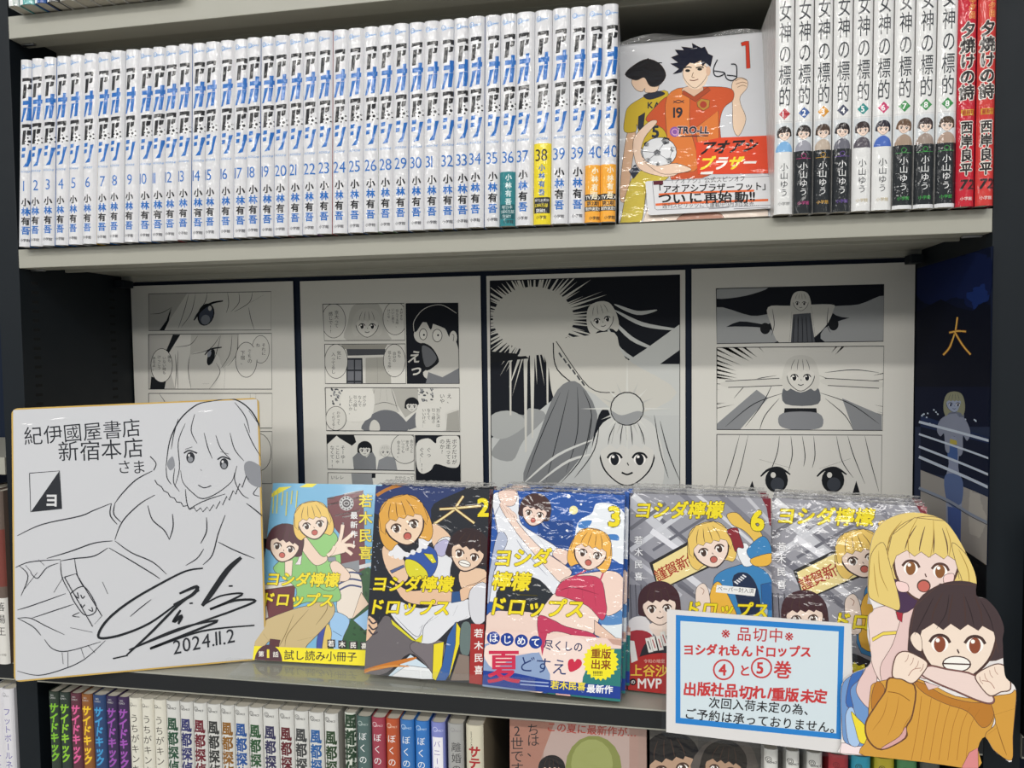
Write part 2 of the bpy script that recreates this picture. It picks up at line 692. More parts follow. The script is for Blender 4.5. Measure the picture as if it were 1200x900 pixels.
def book(label, group, x, y, z, w, tris, base='dcdcdf', left=None, right=None, lean=0, h=.182, d=.128, m='spine', film=False, yaw=0, pages='b9b4a8', gap=.0003):
    th = R(lean)
    w0, w = w, w - gap
    t = thing('paperback_book', label, 'book', (x, y, z + .0004 + (w0 * math.sin(th) if lean > 0 else 0)), yaw=yaw, group=group)
    t.rotation_euler = (0, th, R(yaw))
    left, right = left or base, right or left or base
    mb = MB()
    prof = [(w * i / NT, sag(w * i / NT, w)) for i in range(NT + 1)]
    n = len(prof)
    vs = [(p[0], p[1], zz) for zz in (0, h) for p in prof]
    mb.add(vs, [(i, i + 1, n + i + 1, n + i) for i in range(n - 1)], base)
    e = prof[0][1]
    mb.box(0, .0005, e, d, 0, h, left)
    mb.box(w - .0005, w, e, d, 0, h, right)
    mb.add([(p[0], p[1] + q, zz) for zz in (0, h) for p in prof for q in (0, .0012)],
           [(2 * i + s, 2 * i + 2 + s, 2 * i + 3 + s, 2 * i + 1 + s) for s in (0,) for i in range(n - 1)]
           + [(2 * n + 2 * i, 2 * n + 2 * i + 1, 2 * n + 2 * i + 3, 2 * n + 2 * i + 2) for i in range(n - 1)], base)
    for k, col, q in bend(tris, w):
        i0 = len(mb.v)
        mb.v += [(p[0], sag(p[0], w) - 2e-5 - k * 5e-6, p[1]) for p in q]
        a = (q[1][0] - q[0][0]) * (q[2][1] - q[0][1]) - (q[2][0] - q[0][0]) * (q[1][1] - q[0][1])
        mb.f.append((i0, i0 + 1, i0 + 2) if a > 0 else (i0, i0 + 2, i0 + 1))
        mb.c.append(col)
    mb.build('printed_cover', M[m], t)
    MB().box(.0006, w - .0006, e + .0006, d - .002, .0012, h - .0012).build('page_block', M['pages'], t)
    return t


def spine(w, h=.182):
    a = Art(None, h)
    a.rect(w, h)
    return a


# --- the long run of white volumes with black and blue lettering
BL, BK = '2069b8', '1c1c1f'


def logo_ball(a, x, y, r):
    a.E('e4e4e6', x, y, r)
    a.E(BK, x, y, r * .36, n=5)
    for i in range(5):
        t = i * math.tau / 5 + .6
        a.E(BK, x + r * .86 * math.cos(t), y + r * .86 * math.sin(t), r * .22, n=5, up=0)


def spine_blue(w, num, variant=None):
    a = spine(w)
    c = w * 1000 / 2
    ox = c - 7.4
    a.v(-ox, 0, 1)
    # publisher's curl at the head
    a.ring('6f9fd6', .5, 3.6, 7.2, 1.9)
    a.ring('6f9fd6', .4, 3.9, 7.5, 1.0, n=12, up=0)
    a.L('6f9fd6', .45, [(2, 9.6), (6, 8.6), (12, 6.6)], up=0)
    a.T('SPIRITS', 5.4, 7.4, 1.9, '6f9fd6', bold=.02)
    # first letter
    a.P(BK, [(2.9, 18.0), (12.4, 17.2), (12.2, 21.6), (9.9, 21.7), (10.0, 20.2), (2.7, 21.4)])
    a.P(BK, [(4.4, 24.2), (8.0, 23.7), (6.6, 37.2), (3.2, 37.8)], up=0)
    a.P(BK, [(9.2, 23.5), (12.0, 23.2), (11.4, 27.4), (9.0, 28.6), (8.0, 27.6), (9.0, 26.4)], up=0)
    # second letter, blue
    a.P(BL, [(3.8, 39.9), (13.0, 39.2), (12.8, 43.2), (3.6, 43.9)])
    a.P(BL, [(9.2, 35.4), (12.2, 35.0), (11.8, 45.6), (8.8, 45.9)])
    a.P(BL, [(4.4, 46.6), (8.2, 46.2), (4.0, 60.0), (1.6, 60.4), (3.4, 54)], up=0)
    a.P(BL, [(8.6, 46.2), (12.0, 45.8), (10.8, 58.4), (7.4, 58.9)], up=0)
    # third letter, with a football in its corner
    a.P(BK, [(3.0, 62.6), (12.5, 61.8), (12.3, 66.2), (9.8, 66.6), (9.9, 65.0), (2.8, 66.2)])
    a.P(BK, [(4.2, 68.6), (7.6, 68.2), (6.4, 82.0), (3.0, 82.6)], up=0)
    a.P(BK, [(8.6, 68.1), (12.0, 67.6), (11.5, 71.6), (9.0, 73.2), (8.0, 72.0)], up=0)
    logo_ball(a, 10.2, 78.8, 4.0)
    # fourth letter
    a.P(BL, [(3.4, 85.3), (7.4, 84.8), (7.0, 88.4), (3.1, 89.0)], up=0)
    a.P(BL, [(3.1, 91.4), (6.6, 91.0), (6.3, 94.6), (2.8, 95.1)], up=0)
    a.P(BL, [(10.2, 87.0), (13.2, 86.2), (9.6, 103.4), (4.6, 104.2), (8.4, 99.0)], up=0)
    a.T('AOASHI', 1.9, 108.4, 2.9, '7fa6d8', skew=.35, sx=.95, bold=.01)
    nc, au = BL, ['', BL, '', BL]
    ac = BK
    pc = '55555a'
    if variant == 'yellow':
        a.v().P('e8d32c', [(0, 112.5), (c * 2, 112.5), (c * 2, 182), (0, 182)])
        a.v(-ox, 0, 1)
        nc, ac, au = '222222', '3d6fb4', None
        a.v().P('2c2c2c', [(.6, 158.6), (2 * c - .6, 158.6), (2 * c - .6, 172.4), (.6, 172.4)])
        a.T('単行本累計', 1.0, 161.2, 2.7, 'e8e8e8', sx=.95)
        a.T('2300万部', 1.0, 165.6, 3.4, 'e8d32c', sx=.85, bold=.02)
        a.T('突破!!', 2.2, 170.0, 3.4, 'e8e8e8', bold=.02)
        a.v(-ox, 0, 1)
    if variant == 'orange':
        a.v().P('f0a93c', [(0, 133.5), (c * 2, 133.5), (c * 2, 182), (0, 182)])
        ac, au = 'f4e6c6', None
        a.P('2c2a28', [(0, 158.2), (2 * c, 158.2), (2 * c, 163.6), (0, 163.6)])
        a.P('2c2a28', [(0, 168.6), (2 * c, 168.6), (2 * c, 172.6), (0, 172.6)])
        a.T('TVアニメ', .6, 161, 4.4, 'f4f0e8', sx=.68, bold=.03)
        a.T('第2期', 1.4, 166.1, 4.2, '2c2a28', bold=.03)
        a.T('制作決定!!', .6, 170.6, 3.2, 'f4f0e8', sx=.85, bold=.02)
        a.v(-ox, 0, 1)
    if variant == 'teal':
        a.v().P('2f7f86', [(0, 135), (c * 2, 135), (c * 2, 182), (0, 182)])
        ac, au = 'cfe0e0', None
        a.P('1f5c62', [(.6, 163.2), (2 * c - .6, 163.2), (2 * c - .6, 176.0), (.6, 176.0)])
        a.T('単行本', 2.2, 165.6, 3.2, 'cfe0e0')
        a.T('2000万部', 1.0, 169.6, 3.4, 'cfe0e0', sx=.85)
        a.T('突破!!', 2.6, 173.6, 3.2, 'cfe0e0')
        a.v(-ox, 0, 1)
    if len(num) == 1:
        a.T(num, 4.4, 122.4, 14.5, nc, sx=.85)
    else:
        a.T(num, 1.0, 122.4, 14.5, nc, sx=.82, pitch=11.2)
    small = variant in ('orange', 'teal')
    sz, p0 = (5.8, 7.0) if small or variant == 'yellow' else (8.3, 9.25)
    y0 = {'orange': 135.4, 'teal': 137.0, 'yellow': 130.4}.get(variant, 134.2)
    a.T('小林有吾', 7.4, y0, sz, ac, vert=True, bold=.042, pitch=p0, cols=au)
    a.T('小学館', 2.6, 178.4 if small else 175.8, 3.1, pc if not variant else '333333', bold=.02)
    return a.t


NUMS = [str(i) for i in range(1, 27)] + [str(i) for i in range(28, 39)] + ['39', '39', '40', '40']
AX = [.0110, .0295, .0440, .0578, .0726, .0881, .1036, .1180, .1336, .1492, .1628, .1763, .1906, .2049, .2185, .2339, .2482, .2616, .2753, .2889,
      .3033, .3175, .3321, .3465, .3613, .3761, .3902, .4046, .4189, .4331, .4471, .4603, .4731, .4879, .5018, .5156, .5316, .5468, .5618, .5759,
      .5889, .6020]
AX = [CAM.x + (x - CAM.x) * 1.01023 for x in AX]
RIM = {'20': 'b04040', '22': '8a3aa0', '23': 'b33a3a', '28': '58a058', '26': '6fa860', '6': 'c8a030', '12': 'b03030', '36': '2f7f86', '38': '8a2430'}
for i, n in enumerate(NUMS):
    x, w = AX[i], AX[i + 1] - AX[i]
    if i == 0:
        x, w = x + .0060, w - .0062
    var = {'36': 'teal', '38': 'yellow', '40': 'orange'}.get(n)
    ln = 3.6 - 2.5 * min(1, i / 30)
    note = {'36': ' and a teal band', '38': ' on a yellow band', '40': ' above an orange band'}.get(n, '')
    if n in ('39', '40'):
        side = 'left' if NUMS.index(n) == i else 'right'
        lab = f'{side} one of two white manga volumes numbered {n}{note}'
    else:
        lab = f'white manga volume with blue spine numeral {n}{note} in the long row'
    rim = RIM.get(n, '2f6fb8' if i % 3 != 1 else 'c9cbd0')
    book(lab, 'white manga volumes with blue numerals', x, -.0122 - (.0008 if i % 5 == 2 else 0), .0189, w, spine_blue(w - .0003, n, var),
         base='d9d9dc', left='d4d4d8', right=rim, lean=ln)

# --- the nine white volumes with thin brushed lettering
GX = [.7302, .7453, .7602, .7746, .7895, .8045, .8198, .8353, .8509, .8661]
GX = [CAM.x + (x - CAM.x) * 1.01023 for x in GX]
GD = [('1', 'b03038', 0, None), ('2', '2d5596', 1, 'b03a78'), ('3', 'd0902c', 1, 'c89a3c'), ('4', '3a3f58', 1, '6a4a9c'), ('5', '2f8a86', 0, 'c8ba98'),
      ('6', 'c23a6a', 0, 'c8ba98'), ('7', '3a8a4a', 1, '3fa048'), ('8', '3a8a4a', 1, '3fa048'), ('8', '3a8a4a', 1, '3fa048')]
HAIR = ['2e2826', '2e2826', '4a3a30', '262224', '3a3030', '2c2a36', '6a5240', '3a3030', '4a3a2c']


def spine_brush(w, i):
    num, dia, dark, foot = GD[i]
    a = spine(w)
    c = w * 500
    a.T('女神の標的', c, 10.6, 17.0, '30343a', vert=True, sx=.58, pitch=17.0, bold=.006)
    a.P(dia, [(c, 96.6), (c + 4.4, 101.2), (c, 105.8), (c - 4.4, 101.2)])
    a.T(num, c - 1.9, 101.2, 6.2, 'f2f2f2', bold=.03)
    a.L('b8b8bc', .25, [(.8, 107.4), (2 * c - .8, 107.4)])
    a.P('cfd3d6', [(.8, 108.4), (2 * c - .8, 108.4), (2 * c - .8, 131.7), (.8, 131.7)])
    a.cliplist([(.0008, .0503), (w - .0008, .0503), (w - .0008, .0736), (.0008, .0736)])
    a.P(['7fb0dc', '9a9aa4', 'b8a898', '6a6a74', '59545c', '4a6ab8', 'a08a78', '9a8a80', 'a89080'][i],
        [(c - 6, 135), (c - 5.5, 127), (c - 1.5, 123.5), (c + 1.5, 123.5), (c + 5.5, 127), (c + 6, 135)], True)
    a.head(c, 117.2, 5.6, HAIR[i], 'e6cdbd', mouth='smile', tilt=(-6, 8, 0, 5, -4, 3, 10, 6, 4)[i])
    a.clips = a.clips0
    if dark:
        a.P('24272a', [(0, 131.7), (2 * c, 131.7), (2 * c, 182), (0, 182)])
        a.ring(foot, .35, c, 135.6, 1.8)
        a.L(foot, .3, [(1.5, 137.8), (2 * c - 1.5, 137.8)])
        if i >= 6:
            a.P('d8d8da', [(0, 179), (2 * c, 179), (2 * c, 182), (0, 182)])
    a.T('小山ゆう', c, 140.6, 6.6, 'e8e8e8' if dark else '3a3d42', vert=True, pitch=6.9)
    a.T('小学館', c - 4.6, 173.6, 3.1, foot or '9a9a9a', bold=.01)
    return a.t


WHICH = ['with a red diamond', 'with a blue diamond', 'with an orange diamond', 'with a dark slate diamond', 'with a teal diamond', 'with a pink diamond',
         'with a green diamond and wrinkled film, beside the pink one', 'with a green diamond, middle of the three green ones', 'with a green diamond, touching the red books']
for i in range(9):
    w = GX[i + 1] - GX[i]
    book('white brush-lettered manga volume ' + WHICH[i], 'white brush-lettered volumes', GX[i], -.0124, .0189, w, spine_brush(w - .0009, i),
         base='dededd', left='c9c7c4', right='e0e0e0', gap=.0009, lean=.3)

# --- the two red volumes at the end


def spine_red(w, k):
    a = spine(w)
    c = w * 500
    a.T('三丁目の夕日', c + 2.6, 2, 5.4, 'c02838', vert=True, pitch=6.0, ol=('f0c060', .05), bold=.02)
    a.T('夕焼けの詩', c, 39.6, 12.2, '2a2424', vert=True, bold=.05, pitch=12.0, sx=.9, ol=('eae4dc', .045))
    a.P('c9962e', [(2.2, 107), (2 * c - 1.5, 107), (2 * c - 1.5, 111.6), (2.2, 111.6)])
    a.T('最新刊!', 2.8, 109.3, 4.0, 'a02028', sx=.75, bold=.02)
    a.T('西岸良平', c - .2, 115.5, 10.4, '2a2424', vert=True, bold=.05, pitch=10.8, sx=.85, ol=('eae4dc', .045))
    a.T('72', c - 4.6, 165, 10.5, '2a2424', bold=.05, skew=.15, ol=('d8404a', .02))
    a.T('小学館', c - 4.4, 176, 3.0, 'f0d8d4', bold=.01)
    return a.t


for i, (x, x1) in enumerate(((GX[9], .8826), (.8827, .8965))):
    w = x1 - x
    book('red manga volume numbered 72, ' + ('left one, next to the white volumes' if i == 0 else 'right one, next to the dark side panel'),
         'red volumes', x, -.0124, .0189, w, spine_red(w - .0009, i), base='bf2233' if i == 0 else 'c83a36', left='a02040', right='8a2038', gap=.0009)

# --- books on the top shelf, of which only the feet show
TOPX = [(8.7, 20.5, 'e2e4e2'), (21, 38.5, '5fa6a4'), (39, 52.5, '2e5aa0'), (53.5, 67, '3a3a3c')] + \
       [(68 + 16.8 * k, 84.5 + 16.8 * k, 'cfcdc8') for k in range(8)]
TOPL = ['white book with a grey edge, leftmost on the top shelf', 'teal and white book on the top shelf', 'blue and white book on the top shelf',
        'black and grey book on the top shelf']
ORD = ['first', 'second', 'third', 'fourth', 'fifth', 'sixth', 'seventh', 'last']


def at_y(px, py, y):
    d = CROT @ Vector(((px - 600) / F_PX, 1, -(py - 450) / F_PX))
    t = (y - CAM.y) / d.y
    return CAM + d * t


for i, (a0, a1, col) in enumerate(TOPX):
    py = 22 - (a0 - 8) * .115
    xa, xb = at_y(a0, py, -.018).x, at_y(a1, py, -.018).x
    w = xb - xa
    a = spine(w)
    c = w * 500
    if i < 4:
        a.P('eef0f0', [(.2 * c, 0), (.75 * c, 0), (.75 * c, 182), (.2 * c, 182)])
        a.P(['b9c4c0', '7fbcbc', '1f3f88', '8a8a8a'][i], [(1.2 * c, 0), (1.6 * c, 0), (1.6 * c, 182), (1.2 * c, 182)])
    else:
        a.P('b4b2ae', [(c - 2.6, 172.5), (c + 2.6, 172.5), (c + 2.6, 173.8), (c - 2.6, 173.8)])
    lab = TOPL[i] if i < 4 else f'cream volume on the top shelf, {ORD[i - 4]} of the cream ones from the left'
    book(lab, 'books on the top shelf' if i < 4 else 'cream volumes on the top shelf', xa, -.018, .2505, w, a.t, base=col, pages='9a968e', d=.120)

# --- the bottom row
LZ, LY = -.620, -.002


def low(px0, px1, label, group, draw, base, left=None, right=None, gap=.0006, d=.128, top=830, h=.182):
    xa, xb = at_y(px0, top, LY).x, at_y(px1, top, LY).x
    w = xb - xa
    a = spine(w, h)
    draw(a, w * 500)
    return book(label, group, xa, LY, LZ, w, a.t, base=base, left=left, right=right, gap=gap, h=h, m='gloss', d=d)


KICK = [(56, 68, '26362c', '7fbf2e', 'green'), (68, 81, '24342e', '8fc832', 'green'), (81, 94, '5a2a3a', 'e0609a', 'pink'), (94, 107, '8a5426', 'f2c62a', 'yellow'),
        (107, 122.5, '24406e', '3f9ad2', 'blue'), (122.5, 136.5, '33244e', '9a4fb0', 'purple'), (136.5, 149.5, '38224e', 'a052b4', 'purple')]
for i, (p0, p1, b, tc, nm) in enumerate(KICK):
    def dr(a, c):
        a.T('BIG', c - 2.2, 3.6, 2.4, 'c8c8c8')
        a.T('COMICS', c - 4, 6.4, 2.4, 'c8c8c8', sx=.8)
        a.T('サイドキック', c, 11.5, 11.2, tc, vert=True, bold=.05, pitch=10.4, skew=.15, sx=.9)
    which = {0: ', left one of two', 1: ', right one of two', 5: ', left one of two', 6: ', right one of two'}.get(i, '')
    low(p0, p1, f'dark volume with slanted {nm} spine lettering{which} in the bottom row', 'dark volumes with slanted coloured lettering', dr, b, d=.12)
for i, (p0, p1) in enumerate(((149.5, 164), (164, 178.5), (178.5, 193))):
    def dr(a, c):
        a.ring('4a4a4a', .4, c - 3.0, 6.6, 1.6)
        a.T('COMICS', c - 4.6, 7.6, 2.6, '4a4a4a', skew=.2, sx=.8)
        a.T('うちがキンキラ', c, 16, 9.4, '33302c', vert=True, pitch=10.6)
    low(p0, p1, f'cream volume with thin black kana, {("left", "middle", "right")[i]} one of three', 'cream volumes with black kana', dr, 'dcd9cc')
FUTO = [(193, 209, '1d4a34', 'dark green'), (209, 224.5, '2c2f6a', 'indigo'), (224.5, 241, '6a1426', 'maroon'), (241, 257, '2e3030', 'black'), (257, 273, '8a5c1c', 'ochre'),
        (273, 289.5, '1c4f94', 'blue'), (289.5, 306, '24502e', 'green'), (306, 325, '2c2a52', 'dark violet'), (325, 343, '5e1220', 'wine red'), (343, 360, '3a3c3e', 'charcoal'),
        (360, 378, '1b5a9c', 'bright blue'), (378.5, 395, '223f22', 'olive green')]
for i, (p0, p1, tc, nm) in enumerate(FUTO):
    def dr(a, c):
        a.ring('5a5a5a', .5, c - 3.4, 5.6, 2.2)
        a.ring('5a5a5a', .4, c - 3.4, 5.6, 1.1, n=12)
        a.T('COMICS', c - 3.6, 7.2, 2.8, '5a5a5a', skew=.2, sx=.8, bold=.02)
        a.T('風都探偵', c - .3, 16, 14.6, tc, vert=True, bold=.04, pitch=14.8, sx=.82)
    low(p0, p1, f'white volume with heavy {nm} title characters in the bottom row', 'white volumes with heavy title characters', dr, 'd4d4d0', left='c4c2ba', right='b8b6b0')


def dr(a, c):
    a.T('風都探偵', c + 1, 0.5, 15.5, '1a3a24', vert=True, bold=.05, pitch=15.6, sx=.95)


low(402.5, 416, 'white volume with oversized dark green characters beside the grey-green book', 'white volumes with heavy title characters', dr, 'd2d6cc', left='bcbab2', h=.1845)
BOKU = [(416.5, 433.5, '4d6664', 'grey-green volume with white kana', 'b8c8c4'), (434, 450.5, '9c3a4c', 'crimson volume with white kana', 'e8c8cc'),
        (451, 467, 'b5502a', 'burnt orange volume with white kana', 'f0d0b8'), (467.5, 484.5, '3273b8', 'blue volume with white kana beside the orange one', 'c4dcf0'),
        (485, 502, '2f74bf', 'blue volume with white kana beside the lilac one', 'c4dcf0')]
for p0, p1, b, lab, tc in BOKU:
    def dr(a, c):
        a.ring(tc, .5, c - 3.2, 6.6, 2.1)
        a.T('COMICS', c - 3.4, 7.6, 2.6, tc, skew=.2, sx=.85)
        a.T('ぼくのお', c - .8, 15, 8.4, 'eceeee', vert=True, pitch=11.4)
    low(p0, p1, lab + ' in the bottom row', 'coloured volumes with white kana', dr, b)


def dr(a, c):
    a.ring('c8ccf0', .5, c - 2.6, 6.6, 2.1)
    a.T('COMICS', c - 3, 7.6, 2.6, 'd8dcf4', skew=.2, sx=.85)
    a.P('f0eef4', [(1.6, 14), (2 * c - 2.5, 14), (2 * c - 2.5, 90), (1.6, 90)])
    a.T('バニール', c - 1, 17, 7.0, '7a6ab0', vert=True, pitch=8.2)


low(504, 521, 'lilac volume with a white title panel', None, dr, '7d85c6')


def dr(a, c):
    a.ring('8a8a8a', .4, c - 2.6, 5.6, 1.9)
    a.T('COMICS', c - 3, 6.6, 2.6, '8a8a8a', sx=.85)
    a.T('離婚のあと', c + .6, 17, 9.8, '3a3a3c', vert=True, pitch=10.6)


low(523.5, 542.5, 'grey volume with dark characters', None, dr, 'a3a3a1', left='8f8f8c')


def dr(a, c):
    a.T('BIG COMICS', c - 3, 5, 5.0, '4a443c', vert=True, pitch=2.4, sx=.4)
    a.T('サテライト', c - .4, 19, 11.5, 'a8242a', vert=True, bold=.05, pitch=11.0, skew=.12)


low(545, 566, 'cream volume with bold red kana', None, dr, 'd2ccb6', left='b8b2a0', right='9a8c76')
for i, (p0, p1, b, lab) in enumerate(((896, 913, 'd8d8d4', 'white spine with black scroll mark, nearest the face-out comics below the notice'),
                                      (922, 938, 'dadad6', 'white spine with black scroll mark, second one below the notice'),
                                      (946.5, 965, 'd8d8d4', 'white spine with black scroll mark, beside the crimson spine'),
                                      (972, 996, 'b0323c', 'crimson spine below the cardboard figures'), (999, 1022, '2fa6c4', 'cyan spine below the cardboard figures'),
                                      (1026, 1050, 'c8b82c', 'yellow spine below the cardboard figures'), (1053, 1077, '4f8f5c', 'green spine below the cardboard figures'),
                                      (1080, 1104, '4c524e', 'dark grey-green spine below the cardboard figures'))):
    def dr(a, c):
        tc = '3a3a3a' if i < 3 else ('7a2028' if i == 3 else '2a3a2a')
        a.ring(tc, .5, c - 2.6, 9, 2.4)
        a.ring(tc, .5, c - 2.6, 9, 1.2, n=12)
        a.T('COMICS', c - 4, 11.4, 2.6, tc, skew=.2, sx=.9, bold=.02)
    low(p0, p1, lab, 'spines below the notice', dr, b, top=880)

# --- volumes in the neighbouring bookcases
for i, (p0, p1) in enumerate(((.5, 15), (16, 29.5))):
    xa, xb = at_y(p0, 850, -.004).x, at_y(p1, 850, -.004).x
    w = xb - xa
    a = spine(w)
    c = w * 500
    a.ring('8a8a92', .4, c - 2.4, 6, 1.8)
    a.T('COMICS', c - 4, 7.6, 2.4, '8a8a92', sx=.8)
    a.T('フットボールネーション', c, 20, 9.0, '6a62a8', vert=True, pitch=9.4)
    xa = -.0274 - w - (0 if i else .0133)
    book('white volume with lilac kana in the left bookcase, ' + ('left one' if i == 0 else 'right one'), 'white volumes in the left bookcase',
         xa, -.004, LZ, w, a.t, base='dcdbe0')
for i, (p0, p1) in enumerate(((-16, 7.5), (8, 21.5))):
    xa, xb = at_y(p0, 770, -.006).x, at_y(p1, 770, -.006).x
    w = xb - xa
    a = spine(w)
    c = w * 500
    if i == 0:
        a.P('e0dedc', [(0, 92), (2 * c, 92), (2 * c, 154), (0, 154)])
        a.T('羊と月', 2 * c - 5, 96, 14, 'b03038', vert=True, bold=.03)
    else:
        a.P('7a4038', [(0, 40), (2 * c, 40), (2 * c, 100), (0, 100)])
        a.P('dddbd6', [(0, 112), (2 * c, 112), (2 * c, 182), (0, 182)])
        a.T('落場王', c, 116, 10, '33302e', vert=True, pitch=13)
        a.T('小学館', c - 4, 172, 2.8, '55504c')
    book(('dark brown volume with a white band, cut by the left photo edge', 'volume with brown head and white foot beside the left post')[i],
         None, -.0274 - w - (0 if i else .0165), -.006, -.4106, w, a.t, base='3a302e' if i == 0 else '6a5c54')
xa = W + .0295
w = .020
a = spine(w)
a.T('新作が出る', 8, 88, 8, 'd8d8d8', vert=True, bold=.03)
a.T('発売中!!', 8, 134, 6.5, 'd0c83c', vert=True, bold=.03)
a.P('6a3a8a', [(0, 172), (20, 172), (20, 182), (0, 182)])
book('black volume with white and yellow characters at the right photo edge', None, xa, -.030, -.4106, w, a.t, base='17181b')
# ------------------------------------------------------------------ comic pages taped to the back of the bay
INK, PAPER = '15181d', 'd8d6cf'


def page(px_x0, px_x1, z1, h, label, draw):
    loc = (px_x0, .1622, z1 - h)
    w = px_x1 - px_x0
    t = thing('comic_page_poster', label, 'poster', loc, group='comic page posters')
    a = Art(frame(loc), h)
    a.rect(w, h)
    draw(a)
    mb = MB().box(0, w, 0, .0008, 0, h, PAPER).art(a.t)
    mb.build('printed_sheet', M['paper'], t)
    return t


def panel(a, pts, fill='dad8d1', w=1.0):
    a.clip(pts)
    a.P(fill, pts)


def edge(a, pts, w):
    a.clips = a.clips0
    a.L(INK, w, pts + [pts[0]], False)


def bubble(a, cx, cy, rx, ry, cols, size, fill='d6d4cd', lw=3, pitch=None, dx=None):
    a.E(INK, cx, cy, rx + lw, ry + lw, n=26)
    a.E(fill, cx, cy, rx, ry, n=26)
    n = len(cols)
    dx = dx or size * 1.25
    for i, s in enumerate(cols):
        a.T(s, cx + (n - 1) * dx / 2 - i * dx, cy - ry * .62 + (i % 2) * size * .3, size, INK, vert=True, pitch=pitch or size)


def hairlines(a, pts, col=INK, w=4):
    for p in pts:
        a.L(col, w, p, taper=.8)


def page1(a):
    a.v(160, 340, 7.5)
    q = [(107, 33), (1183, 12), (1183, 350), (107, 355)]
    panel(a, q)
    a.P('bcbab4', [(107, 33), (450, 20), (230, 355), (107, 355)])
    a.E(INK, 610, 215, 72, 100, 18)
    a.E('4a5060', 612, 218, 60, 88, 18)
    a.E('8a8f98', 606, 260, 40, 44, 18)
    a.E('d8d6d0', 645, 160, 16, 22)
    a.L(INK, 20, [(505, 265), (570, 175), (660, 115), (760, 95)], taper=.5)
    hairlines(a, [[(460, 30), (420, 180), (365, 340)], [(520, 30), (480, 200), (390, 330)], [(620, 25), (600, 110), (500, 250)], [(800, 20), (810, 120), (790, 200)],
                  [(900, 20), (900, 110), (830, 190)], [(1020, 18), (990, 110), (860, 190)], [(1120, 40), (1000, 110)], [(985, 150), (1005, 250), (1035, 348)],
                  [(310, 150), (280, 250), (215, 350)], [(120, 210), (220, 200), (310, 150)]], w=5)
    a.P(INK, [(300, 160), (285, 270), (245, 355), (200, 355), (265, 265)])
    edge(a, q, 5)
    q = [(107, 390), (1187, 380), (1190, 870), (107, 870)]
    panel(a, q)
    a.P('bebcb6', [(107, 390), (330, 390), (260, 560), (340, 870), (107, 870)])
    a.P(INK, [(320, 392), (385, 392), (280, 560), (262, 530)])
    a.P(INK, [(130, 760), (260, 800), (245, 870), (120, 870)])
    a.P('c2c0b9', [(480, 390), (900, 385), (900, 560), (760, 690), (700, 560), (470, 570)])
    a.P('d2d0c9', [(470, 570), (700, 560), (735, 710), (660, 870), (480, 870)], True)
    hairlines(a, [[(540, 400), (470, 480), (340, 500)], [(740, 395), (640, 520), (480, 565)], [(740, 400), (700, 560), (660, 650)], [(840, 390), (820, 560), (740, 690)],
                  [(890, 390), (880, 560), (800, 670)], [(470, 570), (455, 700), (480, 868)], [(365, 530), (360, 700), (365, 868)], [(700, 640), (735, 715), (700, 790), (640, 868)],
                  [(580, 822), (640, 822)], [(780, 680), (770, 868)], [(340, 560), (350, 700), (340, 868)]], w=5)
    a.E(INK, 655, 590, 30, 74, 18)
    a.E('8a8f98', 640, 560, 16, 30, 18)
    a.L(INK, 14, [(600, 570), (650, 520), (750, 502)], taper=.4)
    a.E(INK, 1092, 520, 79, 124)
    a.E('d6d4cd', 1092, 520, 75, 120)
    a.T('それに', 1118, 465, 36, INK, vert=True)
    a.T('ね…', 1068, 465, 36, INK, vert=True)
    bubble(a, 965, 612, 92, 152, ['うちの', '下宿、'], 42, lw=5, dx=62)
    a.E('d6d4cd', 1040, 560, 40, 60)
    bubble(a, 222, 662, 92, 146, ['誰も', 'いない時も', 'けっこう', 'あるよ、'], 32, lw=5, dx=45)
    edge(a, q, 6)
    a.v(0, 300, 3)
    q = [(523, 483), (957, 483), (957, 605), (523, 605)]
    panel(a, q)
    hairlines(a, [[(560, 483), (590, 540), (560, 605)], [(880, 483), (886, 605)], [(900, 483), (896, 605)]], w=2.5)
    edge(a, q, 2.4)
    q = [(523, 618), (957, 617), (957, 800), (523, 800)]
    panel(a, q)
    a.ring(INK, 2, 910, 690, 44, 66)
    edge(a, q, 2.4)


